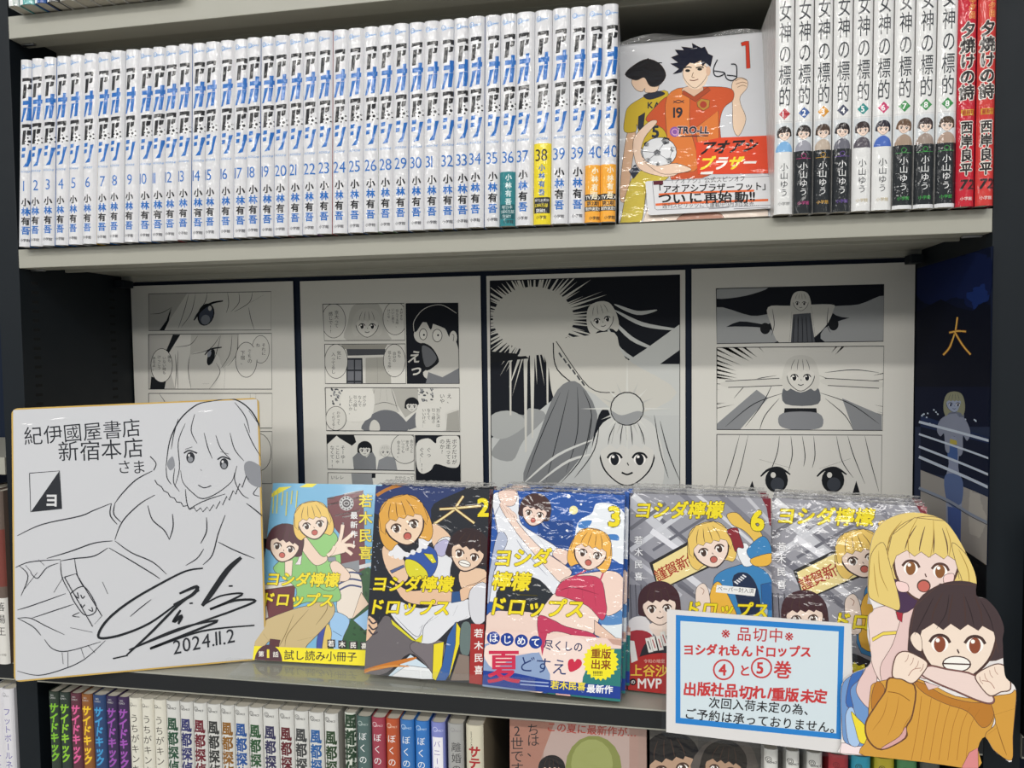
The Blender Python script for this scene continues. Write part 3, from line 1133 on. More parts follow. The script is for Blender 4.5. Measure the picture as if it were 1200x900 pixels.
def page2(a):
    a.v(370, 340, 6.667)
    q = [(55, 110), (690, 103), (697, 392), (68, 395)]
    panel(a, q)
    a.P('c0beb7', [(300, 115), (490, 110), (560, 330), (570, 392), (240, 392), (250, 260)], True)
    a.head(402, 260, 112, 'c6c4bd', 'd4d2cb', mouth='smile', line=INK, eye=INK, long=.2)
    bubble(a, 140, 240, 92, 132, ['京大って', '感じで!!'], 34, lw=4, dx=46)
    bubble(a, 620, 220, 92, 128, ['大好きな', '住んでる所、', 'いいと思う', 'けどな。'], 24, lw=4, dx=33)
    edge(a, q, 5)
    q = [(70, 423), (700, 420), (705, 730), (75, 730)]
    panel(a, q)
    a.P('9a9890', [(200, 425), (560, 425), (540, 460), (210, 460)])
    a.P('4a4c50', [(240, 460), (545, 460), (540, 505), (250, 512)])
    a.P('2a2d33', [(240, 530), (365, 530), (370, 730), (240, 730)])
    for i in range(3):
        for j in range(2):
            a.P('6e7076', [(250 + 58 * j, 545 + 88 * i), (298 + 58 * j, 545 + 88 * i), (298 + 58 * j, 620 + 88 * i), (250 + 58 * j, 620 + 88 * i)])
    a.P('aeaca4', [(390, 530), (580, 520), (590, 730), (390, 730)])
    hairlines(a, [[(480, 525), (485, 730)], [(380, 520), (382, 730)]])
    bubble(a, 160, 556, 88, 132, ['気に', '入ってるし、'], 34, lw=4, dx=44)
    bubble(a, 615, 550, 84, 126, ['私も', '自分の', '住んでる所、'], 28, lw=4, dx=38)
    edge(a, q, 5)
    q = [(705, 105), (1112, 100), (1122, 730), (715, 730)]
    panel(a, q, '10141d')
    a.P('c8c6bf', [(770, 330), (840, 250), (1010, 300), (1060, 360), (1110, 440), (1118, 640), (900, 700), (840, 640), (960, 560), (880, 440), (790, 400)], True)
    a.P('10141d', [(780, 330), (770, 240), (860, 140), (990, 118), (1112, 200), (1112, 330), (1050, 370), (1010, 300), (930, 240), (900, 310), (850, 240)], True)
    a.L('c8c6bf', 5, [(768, 320), (770, 240), (850, 145), (980, 115), (1100, 180)])
    a.E(INK, 840, 345, 32, 46)
    a.E('d4d2cb', 840, 345, 27, 41)
    a.E(INK, 950, 355, 40, 52)
    a.E('d4d2cb', 950, 355, 35, 47)
    a.E(INK, 846, 350, 8)
    a.E(INK, 956, 352, 8)
    a.P(INK, [(815, 425), (900, 440), (962, 540), (935, 590), (850, 620)], True)
    a.P('6a6c70', [(830, 440), (900, 460), (945, 540), (860, 600)], True)
    a.E('c8c6bf', 1075, 370, 30, 52)
    a.L(INK, 4, [(1066, 345), (1080, 355), (1074, 400)])
    a.P('75777b', [(880, 640), (990, 680), (1118, 610), (1122, 730), (860, 730)])
    a.T('え', 722, 520, 105, 'cfcdc6', skew=.3, bold=.03)
    a.T('っ', 735, 620, 105, 'cfcdc6', skew=.3, bold=.03)
    edge(a, q, 5)
    a.v(370, 440, 6.667)
    q = [(75, 95), (1123, 97), (1127, 437), (85, 430)]
    panel(a, q)
    a.P('b2b0a9', [(590, 100), (800, 100), (800, 260), (700, 330), (640, 230)])
    rr = random.Random(3)
    for _ in range(46):
        x, y = (rr.uniform(100, 215), rr.uniform(105, 230)) if rr.random() < .5 else (rr.uniform(800, 920), rr.uniform(105, 210))
        a.E(rr.choice(['55575b', '85878a']), x, y, rr.uniform(6, 14), rr.uniform(4, 9), rr.uniform(0, 90), n=7)
    a.P('c6c4bd', [(450, 100), (590, 100), (640, 230), (640, 290), (440, 290), (440, 220)], True)
    hairlines(a, [[(460, 110), (440, 220), (445, 290)], [(510, 105), (500, 200)], [(550, 105), (560, 200)], [(590, 105), (620, 200), (640, 270)], [(445, 235), (540, 210), (640, 240)]])
    a.P('6d6f74', [(445, 300), (540, 268), (650, 300), (720, 430), (380, 430), (390, 350)], True)
    a.P('cfcdc6', [(425, 430), (430, 370), (460, 345), (495, 375), (498, 430)], True)
    a.P('6d6f74', [(700, 370), (790, 280), (800, 400), (730, 425)])
    a.head(752, 232, 56, INK, 'd2d0c9', mouth='smile', line=INK, eye=INK)
    a.P('e0ded7', [(215, 110), (440, 105), (430, 330), (230, 340)], True)
    for i, s in enumerate(['ボクが', 'なんで', '引っ越し', 'したいか、']):
        a.T(s, 382 - i * 36, 155, 30, INK, vert=True)
    bubble(a, 160, 335, 78, 92, ['わかって', 'くれてる?'], 27, lw=4, dx=38)
    a.P('dcdad3', [(930, 105), (1118, 100), (1118, 250), (1020, 300), (1010, 430), (800, 430), (800, 230), (920, 220)], True)
    for i, s in enumerate(['え、', 'いや、']):
        a.T(s, 1045 - i * 56, 140, 40, INK, vert=True)
    for i, s in enumerate(['別に沢木は', '引っ越さ', 'なくて', 'いいけど…']):
        a.T(s, 958 - i * 37, 255, 30, INK, vert=True)
    a.P('a8a69f', [(1030, 300), (1118, 270), (1122, 430), (1020, 430)])
    edge(a, q, 5)
    q = [(88, 462), (768, 465), (772, 742), (95, 730)]
    panel(a, q)
    a.P(INK, [(88, 462), (300, 462), (318, 520), (270, 560), (165, 470), (88, 540)])
    a.P('7b7d80', [(300, 735), (290, 640), (340, 590), (400, 640), (440, 585), (470, 640), (475, 735)])
    a.head(385, 575, 58, INK, 'd2d0c9', mouth='smile', line=INK, eye=INK)
    a.P('8a8c8f', [(480, 740), (495, 660), (560, 630), (620, 640), (640, 740)])
    a.head(545, 590, 48, 'd0cec7', 'd6d4cd', mouth='smile', line=INK, eye=INK, long=.1)
    a.P('dcdad3', [(100, 560), (165, 475), (280, 545), (270, 720), (110, 725)])
    for i, s in enumerate(['そーゆー', 'ことじゃ', 'なくて!!']):
        a.T(s, 215 - i * 42, 545, 36, INK, vert=True)
    bubble(a, 700, 570, 108, 116, ['会おうと', '思えば', 'いつでも', '会えるよ。'], 27, lw=4, dx=34)
    edge(a, q, 5)
    q = [(780, 467), (1127, 468), (1132, 830), (785, 830)]
    panel(a, q, '10141d')
    a.P('dcdad3', [(790, 530), (880, 490), (940, 530), (960, 480), (1118, 478), (1125, 690), (1060, 720), (940, 690), (900, 740), (830, 765), (790, 700)], True)
    for i, s in enumerate(['ボクだけが', '先走ってる', 'のか?']):
        a.T(s, 1085 - i * 48, 495, 40, INK, vert=True)
    for i, s in enumerate(['ぐっ', 'ぐぐ…!!']):
        a.T(s, 885 - i * 55, 560, 40, INK, vert=True)
    edge(a, q, 5)
    q = [(97, 758), (772, 768), (772, 980), (97, 980)]
    panel(a, q)
    a.P('8e9092', [(280, 765), (440, 765), (470, 980), (300, 980)])
    a.P(INK, [(440, 765), (470, 765), (468, 800), (440, 800)])
    a.T('いレレ', 120, 795, 34, INK)
    a.T('だからって', 620, 798, 30, INK)
    edge(a, q, 5)


def page3(a):
    a.v(400, 300, 3)
    q = [(523, 88), (1190, 66), (1190, 860), (528, 860)]
    panel(a, q, '11151e')
    a.P('c4c6c4', [(528, 640), (700, 540), (900, 380), (1190, 420), (1190, 860), (528, 860)])
    a.P('9a9c9c', [(560, 640), (640, 540), (720, 560), (640, 650), (600, 720), (528, 700)], True)
    a.P('11151e', [(523, 360), (740, 330), (700, 480), (640, 560), (560, 540), (523, 640)])
    a.P('b0b2b0', [(528, 560), (600, 545), (650, 590), (580, 640), (528, 630)], True)
    a.P('c9cbc8', [(960, 400), (1080, 320), (1190, 240), (1190, 330), (1120, 380), (1190, 380), (1190, 560), (960, 560)])
    # burst of light
    rr = random.Random(11)
    for i in range(74):
        t = i * math.tau / 74 + rr.uniform(-.03, .03)
        r1 = rr.uniform(165, 260) * (1.0 if math.sin(t) < .6 else rr.choice([1, 1.5]))
        w = rr.uniform(.02, .05)
        f = lambda r, tt: (675 + r * 1.08 * math.cos(tt), 220 + r * .92 * math.sin(tt))
        a.P('cfcdc5', [f(110, t - w * 1.3), f(r1, t), f(110, t + w * 1.3)], up=0)
    a.P('cfcdc5', [(675 + 142 * math.cos(i * math.tau / 30), 220 + 112 * math.sin(i * math.tau / 30)) for i in range(30)])
    for x0, x1, y in ((640, 655, 690), (662, 680, 640), (590, 598, 560), (720, 728, 520)):
        a.P('cfcdc5', [(x0, 300), (x1, 300), ((x0 + x1) / 2 + 4, y), ((x0 + x1) / 2 - 2, y)])
    # robed figure with a lantern pole
    a.P('14171c', [(523, 335), (640, 345), (660, 360), (523, 375)])
    hairlines(a, [[(940, 210), (1020, 290), (1110, 330)], [(960, 190), (1060, 240), (1190, 260)], [(960, 170), (1040, 200), (1110, 190)], [(930, 240), (980, 330), (1090, 400)]], 'c9cbc8', 14)
    a.P('cfcdc5', [(740, 305), (860, 280), (960, 270), (1000, 360), (1180, 480), (1000, 560), (860, 470), (760, 520), (730, 400)], True)
    a.P('cfcdc5', [(620, 350), (670, 315), (745, 310), (740, 340), (660, 350)], True)
    a.L(INK, 4, [(745, 305), (760, 400), (860, 480)])
    a.L(INK, 3, [(755, 300), (870, 460), (960, 480)])
    for i in range(6):
        a.L('4a4c50', 6, [(765 + i * 16, 340 + i * 20), (775 + i * 16, 356 + i * 20)], False, up=0)
    a.P('7e8082', [(760, 470), (840, 450), (900, 600), (760, 800), (640, 790), (690, 640)], True)
    hairlines(a, [[(770, 480), (700, 640), (650, 780)], [(800, 470), (760, 640), (720, 790)], [(830, 460), (830, 620), (790, 760)], [(850, 470), (880, 560), (860, 700)]], INK, 3)
    a.head(915, 215, 52, 'cfcdc5', 'd6d4cc', mouth='smile', tilt=-12, line=INK, eye=INK, long=.6)
    hairlines(a, [[(640, 800), (760, 700), (900, 640)], [(690, 800), (800, 720), (920, 690)]], 'd8d8d4', 9)
    # big face below
    a.P('11151e', [(905, 560), (940, 545), (960, 660), (950, 800), (915, 800), (880, 700)], True)
    a.head(1005, 690, 122, 'd3d3cf', 'd8d6d0', mouth='smile', line=INK, eye='1c1f26', long=.9)
    hairlines(a, [[(880, 560), (850, 700), (770, 800)], [(910, 560), (890, 680), (820, 780)], [(1120, 580), (1150, 690), (1190, 790)], [(1100, 560), (1120, 680), (1150, 780)],
                  [(960, 600), (950, 660)], [(1050, 600), (1060, 660)], [(1000, 600), (1004, 650)]], INK, 3.5)
    for i in range(16):
        t = i * math.tau / 16
        r2 = 165 if i % 4 == 0 else 100
        a.P('c2c2bd' if i % 2 else 'dadad4', [(1005 + 50 * math.cos(t - .09), 537 + 50 * math.sin(t - .09)), (1005 + r2 * math.cos(t), 537 + r2 * math.sin(t) * (1.15 if r2 > 120 else 1)),
                      (1005 + 50 * math.cos(t + .09), 537 + 50 * math.sin(t + .09))], up=0)
    a.E(INK, 1005, 537, 60)
    a.E('cfcfc9', 1005, 537, 56)
    a.P('9c9e9f', [(950, 545), (985, 560), (1040, 545), (1060, 555), (1030, 585), (1000, 593), (965, 578)], True)
    edge(a, q, 2.5)


def page4(a):
    a.v(800, 300, 3)
    q = [(118, 115), (708, 100), (705, 300), (120, 308)]
    panel(a, q, '12161f')
    for p in ([(118, 118), (220, 108), (300, 112), (220, 140), (118, 150)], [(118, 180), (240, 210), (310, 205), (300, 240), (200, 230), (118, 260)],
              [(118, 255), (260, 250), (330, 270), (320, 305), (118, 308)], [(520, 180), (620, 170), (708, 140), (708, 210), (560, 215)], [(520, 240), (708, 200), (708, 302), (500, 302)]):
        a.P('a5a7a8', p, True)
    a.P('d0cec7', [(300, 180), (380, 175), (520, 170), (530, 190), (500, 250), (430, 305), (340, 305), (310, 240)], True)
    a.P('55585e', [(388, 205), (450, 200), (465, 305), (380, 305)])
    for i in range(5):
        a.L('2a2d33', 2, [(392 + i * 14, 215), (388 + i * 17, 303)], False, up=0)
    hairlines(a, [[(315, 185), (322, 240), (312, 280)], [(512, 180), (508, 240), (520, 270)], [(385, 180), (375, 300)], [(452, 178), (468, 300)]], w=2.5)
    a.head(415, 160, 34, 'cfcdc6', 'd6d4cd', mouth='smile', line=INK, eye=INK, long=.7)
    a.E(INK, 290, 255, 18, 20)
    a.E(INK, 530, 240, 18, 22)
    edge(a, q, 2.6)
    q = [(120, 322), (707, 317), (702, 613), (120, 610)]
    panel(a, q)
    rr = random.Random(5)
    for i in range(44):
        t = math.pi + i * math.pi / 43 if i < 30 else rr.uniform(-.35, .5) + (0 if i % 2 else math.pi)
        w = rr.uniform(.018, .045)
        r0 = rr.uniform(230, 300)
        f = lambda r, tt: (415 + r * 1.0 * math.cos(tt), 470 + r * .62 * math.sin(tt))
        a.P(INK, [f(r0, t), f(560, t - w), f(560, t + w)], up=0)
    for p in ([(120, 590), (260, 470), (300, 500), (200, 612), (120, 612)], [(560, 500), (700, 560), (700, 612), (600, 612)]):
        a.P('8a8c8f', p)
    hairlines(a, [[(360, 480), (250, 520), (150, 600)], [(340, 500), (290, 560), (270, 612)], [(480, 480), (590, 520), (690, 590)], [(500, 500), (570, 560), (600, 612)],
                  [(330, 420), (240, 440), (180, 500)], [(500, 410), (600, 400), (690, 410)], [(480, 420), (600, 460), (700, 450)], [(320, 440), (280, 520), (220, 600)]], w=3)
    a.P('d2d0c9', [(150, 440), (340, 430), (350, 455), (160, 462)], True)
    a.P('d2d0c9', [(500, 430), (690, 440), (690, 465), (510, 455)], True)
    a.L(INK, 2.4, [(150, 440), (340, 430)], False)
    a.L(INK, 2.4, [(160, 462), (350, 455)], False)
    a.L(INK, 2.4, [(500, 430), (690, 440)], False)
    a.L(INK, 2.4, [(510, 455), (690, 465)], False)
    a.P('d6d4cd', [(365, 455), (470, 455), (480, 520), (465, 612), (350, 612), (360, 520)], True)
    a.P('63666b', [(358, 460), (415, 480), (472, 460), (476, 520), (360, 520)], True)
    a.P(INK, [(358, 535), (470, 535), (472, 552), (356, 552)])
    a.P('85878b', [(352, 552), (476, 552), (490, 600), (430, 612), (390, 612), (340, 595)], True)
    a.head(415, 415, 62, 'd0cec7', 'd6d4cd', mouth='smile', line=INK, eye=INK, long=.25)
    edge(a, q, 2.6)
    q = [(120, 627), (700, 630), (697, 900), (120, 900)]
    panel(a, q, 'd6d4ce')
    hairlines(a, [[(200, 630), (170, 740), (140, 830)], [(230, 630), (200, 760), (170, 840)], [(340, 632), (330, 700), (290, 800)], [(380, 632), (385, 700), (370, 760)],
                  [(420, 632), (430, 700), (425, 740)], [(460, 632), (465, 700), (455, 745)], [(540, 632), (560, 720), (600, 780)], [(580, 632), (600, 700), (640, 800)],
                  [(640, 632), (660, 720), (690, 830)], [(270, 715), (380, 745)], [(480, 748), (590, 712)]], w=3)
    for ex in (330, 528):
        a.E(INK, ex, 788, 40, 44)
        a.E('3a3e46', ex + 3, 802, 24, 24)
        a.E('d8d6d0', ex - 12, 770, 9, 10)
        a.L(INK, 9, [(ex - 56, 775), (ex - 30, 752), (ex + 10, 745), (ex + 48, 768)], taper=.5)
    a.P(INK, [(225, 835), (245, 790), (258, 840)])
    a.P(INK, [(595, 840), (610, 790), (625, 840)])
    edge(a, q, 2.6)


page(.0015, .2168, -.0045, .310, 'comic page with a large eye and a profile, leftmost sheet on the back wall', page1)
page(.2258, .4442, -.0050, .310, 'comic page with a shouting man on black, second sheet from the left', page2)
page(.4512, .6698, -.0055, .310, 'comic page with a starburst and robed figure on dark sky', page3)
page(.6765, .8985, -.0048, .310, 'comic page with cloudy figure above two staring eyes, rightmost on the back wall', page4)

# ------------------------------------------------------------------ night-scene poster on the right side wall
POSTER_Y1, POSTER_Z1, POSTER_H = .157, -.012, .2555


class SideArt(Art):
    """print on the inner face of the right side panel: u runs from the back edge to the front edge"""

    def uv(self, p):
        d = CROT @ Vector(((p[0] - 600) / F_PX, 1, -(p[1] - 450) / F_PX))
        t = (W - .0022 - CAM.x) / d.x
        q = CAM + d * t
        return (POSTER_Y1 - q.y, q.z - (POSTER_Z1 - POSTER_H))


def side_poster():
    t = thing('night_scene_poster', 'dark blue night poster with a fire character on the right side wall', 'poster', (W - .0012, POSTER_Y1, POSTER_Z1 - POSTER_H))
    t.rotation_euler = (0, 0, R(-90))
    a = SideArt(None)
    w = POSTER_Y1 + .008
    a.rect(w, POSTER_H)
    a.v(1060, 290, 4.286)
    a.P('0b132c', [(40, 20), (440, 0), (440, 900), (40, 900)])
    a.P('101c44', [(60, 60), (430, 40), (430, 270), (400, 270), (340, 320), (260, 250), (150, 290), (60, 240)], True)
    a.P('182e68', [(310, 230), (420, 180), (430, 260), (390, 280), (350, 310)], True)
    a.P('080d1e', [(50, 330), (180, 260), (260, 300), (340, 320), (400, 275), (440, 290), (440, 700), (50, 700)])
    for q in ([(263, 350), (256, 400), (250, 430), (225, 500), (192, 540)], [(222, 428), (265, 420), (308, 422)], [(250, 425), (290, 490), (332, 538)]):
        a.L('8a5420', 13, q)
        a.L('e8b85a', 7, q)
    a.v(800, 300, 3)
    a.P('1f2e54', [(835, 560), (1085, 640), (1085, 760), (835, 760)])
    a.P('101830', [(835, 600), (1085, 660), (1085, 800), (835, 760)])
    rr = random.Random(9)
    for _ in range(26):
        x = rr.uniform(836, 1050)
        y = 528 + (x - 836) * .22 + rr.uniform(0, 60)
        a.P('c8d4e4', [(x, y), (x + 5, y + 1), (x + 5, y + 6), (x, y + 5)], up=0)
    a.P('a09c98', [(835, 752), (1085, 850), (1085, 1120), (835, 1120)])
    a.P('b4b0aa', [(1000, 830), (1060, 850), (1075, 920), (1060, 990), (1000, 960)], True)
    # a figure leaning on the railing
    a.P('8e96b0', [(930, 640), (972, 650), (968, 740), (980, 800), (925, 790), (934, 730)], True)
    a.P('98a0b8', [(925, 900), (930, 790), (975, 800), (980, 900), (970, 1000), (930, 1000)], True)
    a.P('5c6f9c', [(922, 770), (980, 780), (982, 860), (955, 890), (925, 850)], True)
    a.P('4c62a0', [(930, 880), (978, 890), (976, 1040), (935, 1040)])
    a.P('b8a850', [(930, 640), (965, 650), (965, 700), (930, 690)])
    a.P('456098', [(930, 660), (968, 665), (965, 720), (930, 710)])
    a.P('6e7488', [(930, 530), (980, 530), (985, 590), (925, 590)], True)
    a.P('8a90a4', [(893, 612), (905, 575), (940, 556), (975, 558), (1000, 585), (1012, 622), (1000, 650), (985, 632), (984, 690), (968, 700), (960, 640), (940, 640), (936, 690), (922, 680), (918, 625), (905, 634)], True)
    a.head(954, 515, 36, '8f9078', '9aa4bc', mouth='smile', line='2a3350', eye='2a3350', long=.9)
    for y0, y1, ww in ((585, 650, 9), (628, 712, 7), (672, 770, 8), (708, 815, 10)):
        a.L('c4cede', ww, [(830, y0 - 2), (1085, y1)], False)
    a.L('8f99ac', 9, [(830, 815), (930, 858), (1010, 905), (1085, 940)])
    a.L('3c465c', 2.5, [(830, 822), (930, 866), (1010, 913), (1085, 948)])
    mb = MB()
    n = 10
    cv = lambda u: .0016 * max(0, (u / w - .55) / .45) ** 2
    vs = [(w * i / n, -cv(w * i / n) + s, z) for s in (-.0003, .0003) for z in (0, POSTER_H) for i in range(n + 1)]
    m = n + 1
    mb.add(vs, [(i, i + 1, m + i + 1, m + i) for i in range(n)] + [(2 * m + i, 3 * m + i, 3 * m + i + 1, 2 * m + i + 1) for i in range(n)], '26304a')
    for k, col, q in bend(a.t, w, n):
        i0 = len(mb.v)
        mb.v += [(p[0], -cv(p[0]) - .0006 - k * 6e-6, p[1]) for p in q]
        ar = (q[1][0] - q[0][0]) * (q[2][1] - q[0][1]) - (q[2][0] - q[0][0]) * (q[1][1] - q[0][1])
        mb.f.append((i0, i0 + 1, i0 + 2) if ar > 0 else (i0, i0 + 2, i0 + 1))
        mb.c.append(col)
    mb.build('printed_sheet', M['poster'], t)


side_poster()

# ------------------------------------------------------------------ face-out comics
CW, CH = .128, .182


def face_book(label, group, loc, yaw, lean, art, w=CW, base='5a5a60', spine_col=None, thick=.0145, m='film', band=None, flap=True, name='comic_book', h=CH):
    t = thing(name, label, 'book', loc, yaw, lean, group=group)
    mb = MB().box(0, w, 0, .0005, 0, h, base).box(0, w, thick - .0005, thick, 0, h, base).box(w - .0005, w, 0, thick, 0, h, spine_col or base)
    mb.art(art.t)
    mb.build('printed_cover', M[m], t)
    MB().box(.0015, w - .0007, .0007, thick - .0007, .0012, h - .0012).build('page_block', M['pages'], t)
    if band:
        band(t)
    if flap:
        flap_strip(w, thick, h).build('film_wrap_edge', M['flap'], t)
    return t


def flap_strip(w, thick, h, seed=1):
    """crumpled surplus of the wrapping film along the head of the book"""
    r = random.Random(seed + int(w * 1e5))
    mb = MB()
    nx, ny = 46, 5
    vs = []
    for j in range(ny):
        for i in range(nx):
            f = j / (ny - 1)
            vs.append((.001 + (w - .002) * i / (nx - 1), thick * f + r.uniform(-.0006, .0006), h + .0005 + .0022 * math.sin(f * math.pi) + r.uniform(0, .0016)))
    mb.add(vs, [(j * nx + i, j * nx + i + 1, (j + 1) * nx + i + 1, (j + 1) * nx + i) for j in range(ny - 1) for i in range(nx - 1)])
    return mb


def behind(root, loc, yaw, lean, n, label, thick=.0170, dx=0.0, dz=0.0):
    """further copies standing behind the front one"""
    _, m = frame(loc, yaw, lean)
    for k in range(1, n + 1):
        p = Vector(loc) + m @ Vector((dx * k, thick * k, 0))
        p.z = loc[2] + dz * k
        dup(root, p, label[k - 1])


def title(a, rows, size, ol='6a5418', bold=.035):
    for txt, x, y, ang in rows:
        a.T(txt, x, y, size, 'f0dc2a', ang=ang, skew=.16, bold=bold, ol=(ol, .022), sx=.98)


# --- thin sample booklet
BOOKLET = ((.2270, .0325, -.4052), 1.6, 17.4)


def art_booklet():
    a = Art(frame(*BOOKLET))
    a.rect(CW, CH)
    a.v(290, 555, 7.5)
    a.P('78b4d8', [(0, 0), (1400, 0), (1400, 1800), (0, 1800)])
    for p in ([(165, 220), (280, 120), (390, 112), (200, 215)], [(455, 120), (525, 85), (640, 70), (570, 120)], [(640, 72), (760, 60), (750, 70), (640, 84)]):
        a.P('efe24a', p)
    a.P('70393f', [(700, 215), (1018, 145), (1040, 900), (980, 1000), (770, 800), (830, 560), (705, 400)])
    for p in ([(705, 215), (765, 200), (765, 218), (705, 232)], [(700, 270), (800, 245), (800, 262), (700, 285)], [(850, 175), (1010, 145), (1010, 160), (850, 192)],
              [(770, 362), (990, 315), (990, 330), (770, 378)], [(835, 378), (920, 358), (920, 374), (835, 392)]):
        a.P('d8d0d0', p, up=0)
    for p in ([(900, 220), (985, 200), (985, 216), (900, 236)], [(830, 430), (848, 430), (848, 560), (830, 560)]):
        a.P('d8d0d0', p, up=0)
    a.E('cfcfd0', 870, 262, 64)
    for i in range(12):
        t = i * math.tau / 12
        a.E('3a3438', 870 + 52 * math.cos(t), 262 + 52 * math.sin(t), 9, n=8, up=0)
    a.E('4a4448', 870, 262, 36)
    a.ring('d8d8d8', 5, 870, 262, 22, 16)
    a.P('2f5a34', [(960, 880), (1060, 820), (1200, 900), (1200, 1800), (600, 1800), (640, 1480), (900, 1300)])
    a.P('d8d8d8', [(880, 830), (1090, 780), (1085, 815), (900, 860)])
    a.P('8a8e94', [(790, 800), (980, 760), (985, 860), (830, 900)])
    # seated boy
    a.ol = ('4c3a34', .55)
    a.v(290, 670, 7.5)
    a.P('d8d4cc', [(95, 120), (420, 70), (420, 120), (95, 165)])
    a.P('6a3438', [(90, 170), (420, 120), (400, 350), (70, 480)])
    a.P('b8b4b0', [(85, 320), (170, 300), (185, 400), (95, 440)])
    rr = random.Random(4)
    for _ in range(30):
        x, y = rr.uniform(900, 1060), rr.uniform(0, 620)
        if 620 < x + y * .2:
            a.E(rr.choice(['24482a', '3d7040', '1e3c26']), x, y, rr.uniform(10, 26), rr.uniform(8, 18), rr.uniform(0, 90), n=8)
    a.P('e8dccf', [(790, 0), (900, -30), (1000, 60), (1003, 300), (915, 412), (790, 345), (800, 160)], True)
    a.P('e6cdb6', [(1000, 180), (1066, 285), (920, 415)])
    for y in (20, 80, 135):
        a.L('3a4674', 15, [(800, y + 30), (900, y - 15), (1003, y)])
    a.P('9cc4e8', [(755, 352), (897, 420), (845, 570), (800, 700), (760, 690), (722, 475)], True)
    a.P('9cc4e8', [(930, 425), (1070, 325), (1060, 500), (1030, 515)])
    a.L('4a6a94', 5, [(750, 520), (830, 565)])
    a.P('3d4fa0', [(620, 560), (680, 480), (690, 560), (650, 680), (610, 680)], True)
    a.P('e0c46a', [(690, 480), (720, 470), (740, 560), (700, 690), (655, 690)], True)
    a.P('c9b383', [(48, 640), (60, 550), (130, 440), (400, 330), (560, 290), (700, 232), (770, 320), (720, 440), (530, 640), (500, 672), (300, 672), (200, 610), (140, 660)], True)
    hairlines(a, [[(410, 370), (330, 560), (270, 670)], [(540, 330), (360, 540), (330, 660)], [(140, 545), (200, 620)], [(440, 605), (600, 570)], [(690, 240), (700, 330), (600, 470)]], '7a6438', 6)
    a.P('5a2e34', [(200, 590), (290, 600), (270, 680), (190, 660)])
    a.v(290, 555, 7.5)
    a.P('8cc277', [(240, 860), (270, 780), (470, 640), (640, 800), (700, 870), (800, 1000), (800, 1120), (520, 1130), (400, 1170), (430, 1010)], True)
    a.P('93c97c', [(490, 560), (560, 510), (640, 525), (720, 490), (795, 570), (740, 720), (820, 710), (790, 1000), (640, 1000), (600, 790)], True)
    a.P('e9dfe0', [(440, 770), (490, 640), (470, 800), (420, 800)])
    a.P('8a939e', [(705, 735), (775, 730), (780, 770), (712, 775)])
    a.P('ecd2be', [(412, 500), (470, 500), (640, 715), (700, 725), (690, 775), (600, 806), (515, 720), (425, 575)], True)
    a.P('ecd2be', [(730, 790), (790, 770), (900, 880), (880, 940), (800, 940), (740, 850)], True)
    a.P('efd8c6', [(330, 770), (400, 760), (390, 900), (330, 900)])
    a.head(330, 620, 165, '532f37', 'efd8c6', tilt=14)
    a.head(575, 420, 165, 'e9c56a', 'f0dac8', tilt=-10, long=.15)
    # reaching hand: palm, four fingers and a thumb
    a.P('f0dac8', [(760, 640), (810, 580), (870, 620), (880, 680), (800, 710), (700, 725)], True)
    for q in ([(810, 600), (828, 530), (840, 450)], [(840, 600), (890, 560), (935, 520)], [(865, 630), (910, 630), (945, 645)], [(865, 670), (895, 690), (920, 712)], [(770, 640), (745, 690), (705, 722)]):
        a.L('b08a78', 34, q)
        a.L('f0dac8', 28, q)
    a.T('若木民喜', 1040, 178, 122, 'f0dc3a', vert=True, pitch=152, ol=('6a5a20', .03), bold=.02)
    a.T('最新作!', 938, 335, 66, 'f2f2f2', vert=True, pitch=82, bold=.02)
    for i, (x, y0, y1) in enumerate(((440, 150, 300), (396, 150, 270), (352, 160, 370), (315, 150, 280), (270, 145, 350), (236, 150, 350))):
        a.L('d8d060', 9, [(x, y0), (x - 12, y1)], False)
    a.v(290, 670, 7.5)
    title(a, [('ヨシダ檸檬', 165, 62, 1), ('ドロップス', 120, 240, 1)], 132)
    a.ol = None
    a.P('f5e52a', [(20, 650), (310, 662), (1100, 690), (1100, 850), (20, 800)])
    a.E('54303a', 187, 790, 122, 150, a0=180, a1=360, n=16)
    a.T('第', 98, 722, 52, 'f0ece4', bold=.02)
    a.T('1', 172, 718, 100, 'f0dc3a', bold=.05, sx=1.3)
    a.T('話', 226, 726, 52, 'f0ece4', bold=.02)
    a.T('試し読み小冊子', 322, 730, 92, '3a3028', ang=1.6, bold=.012)
    for i, c in enumerate('若木民喜'):
        x, y = 738 + i * 97, 630 + i * 7
        a.P('3a3034', [(x - 34, y - 34), (x + 34, y - 34), (x + 34, y + 34), (x - 34, y + 34)])
        a.T(c, x - 28, y, 56, 'f0ece4', bold=.03)
    return a


_ab = art_booklet()
face_book('thin light blue sample booklet with a yellow foot band', 'comics standing face out', *BOOKLET, _ab, base='7fb4d4', thick=.0034, m='gloss', flap=False, name='sample_booklet')

# --- volume 2
VOL2 = ((.3550, .0153, -.4034), -2.8, 11.8)


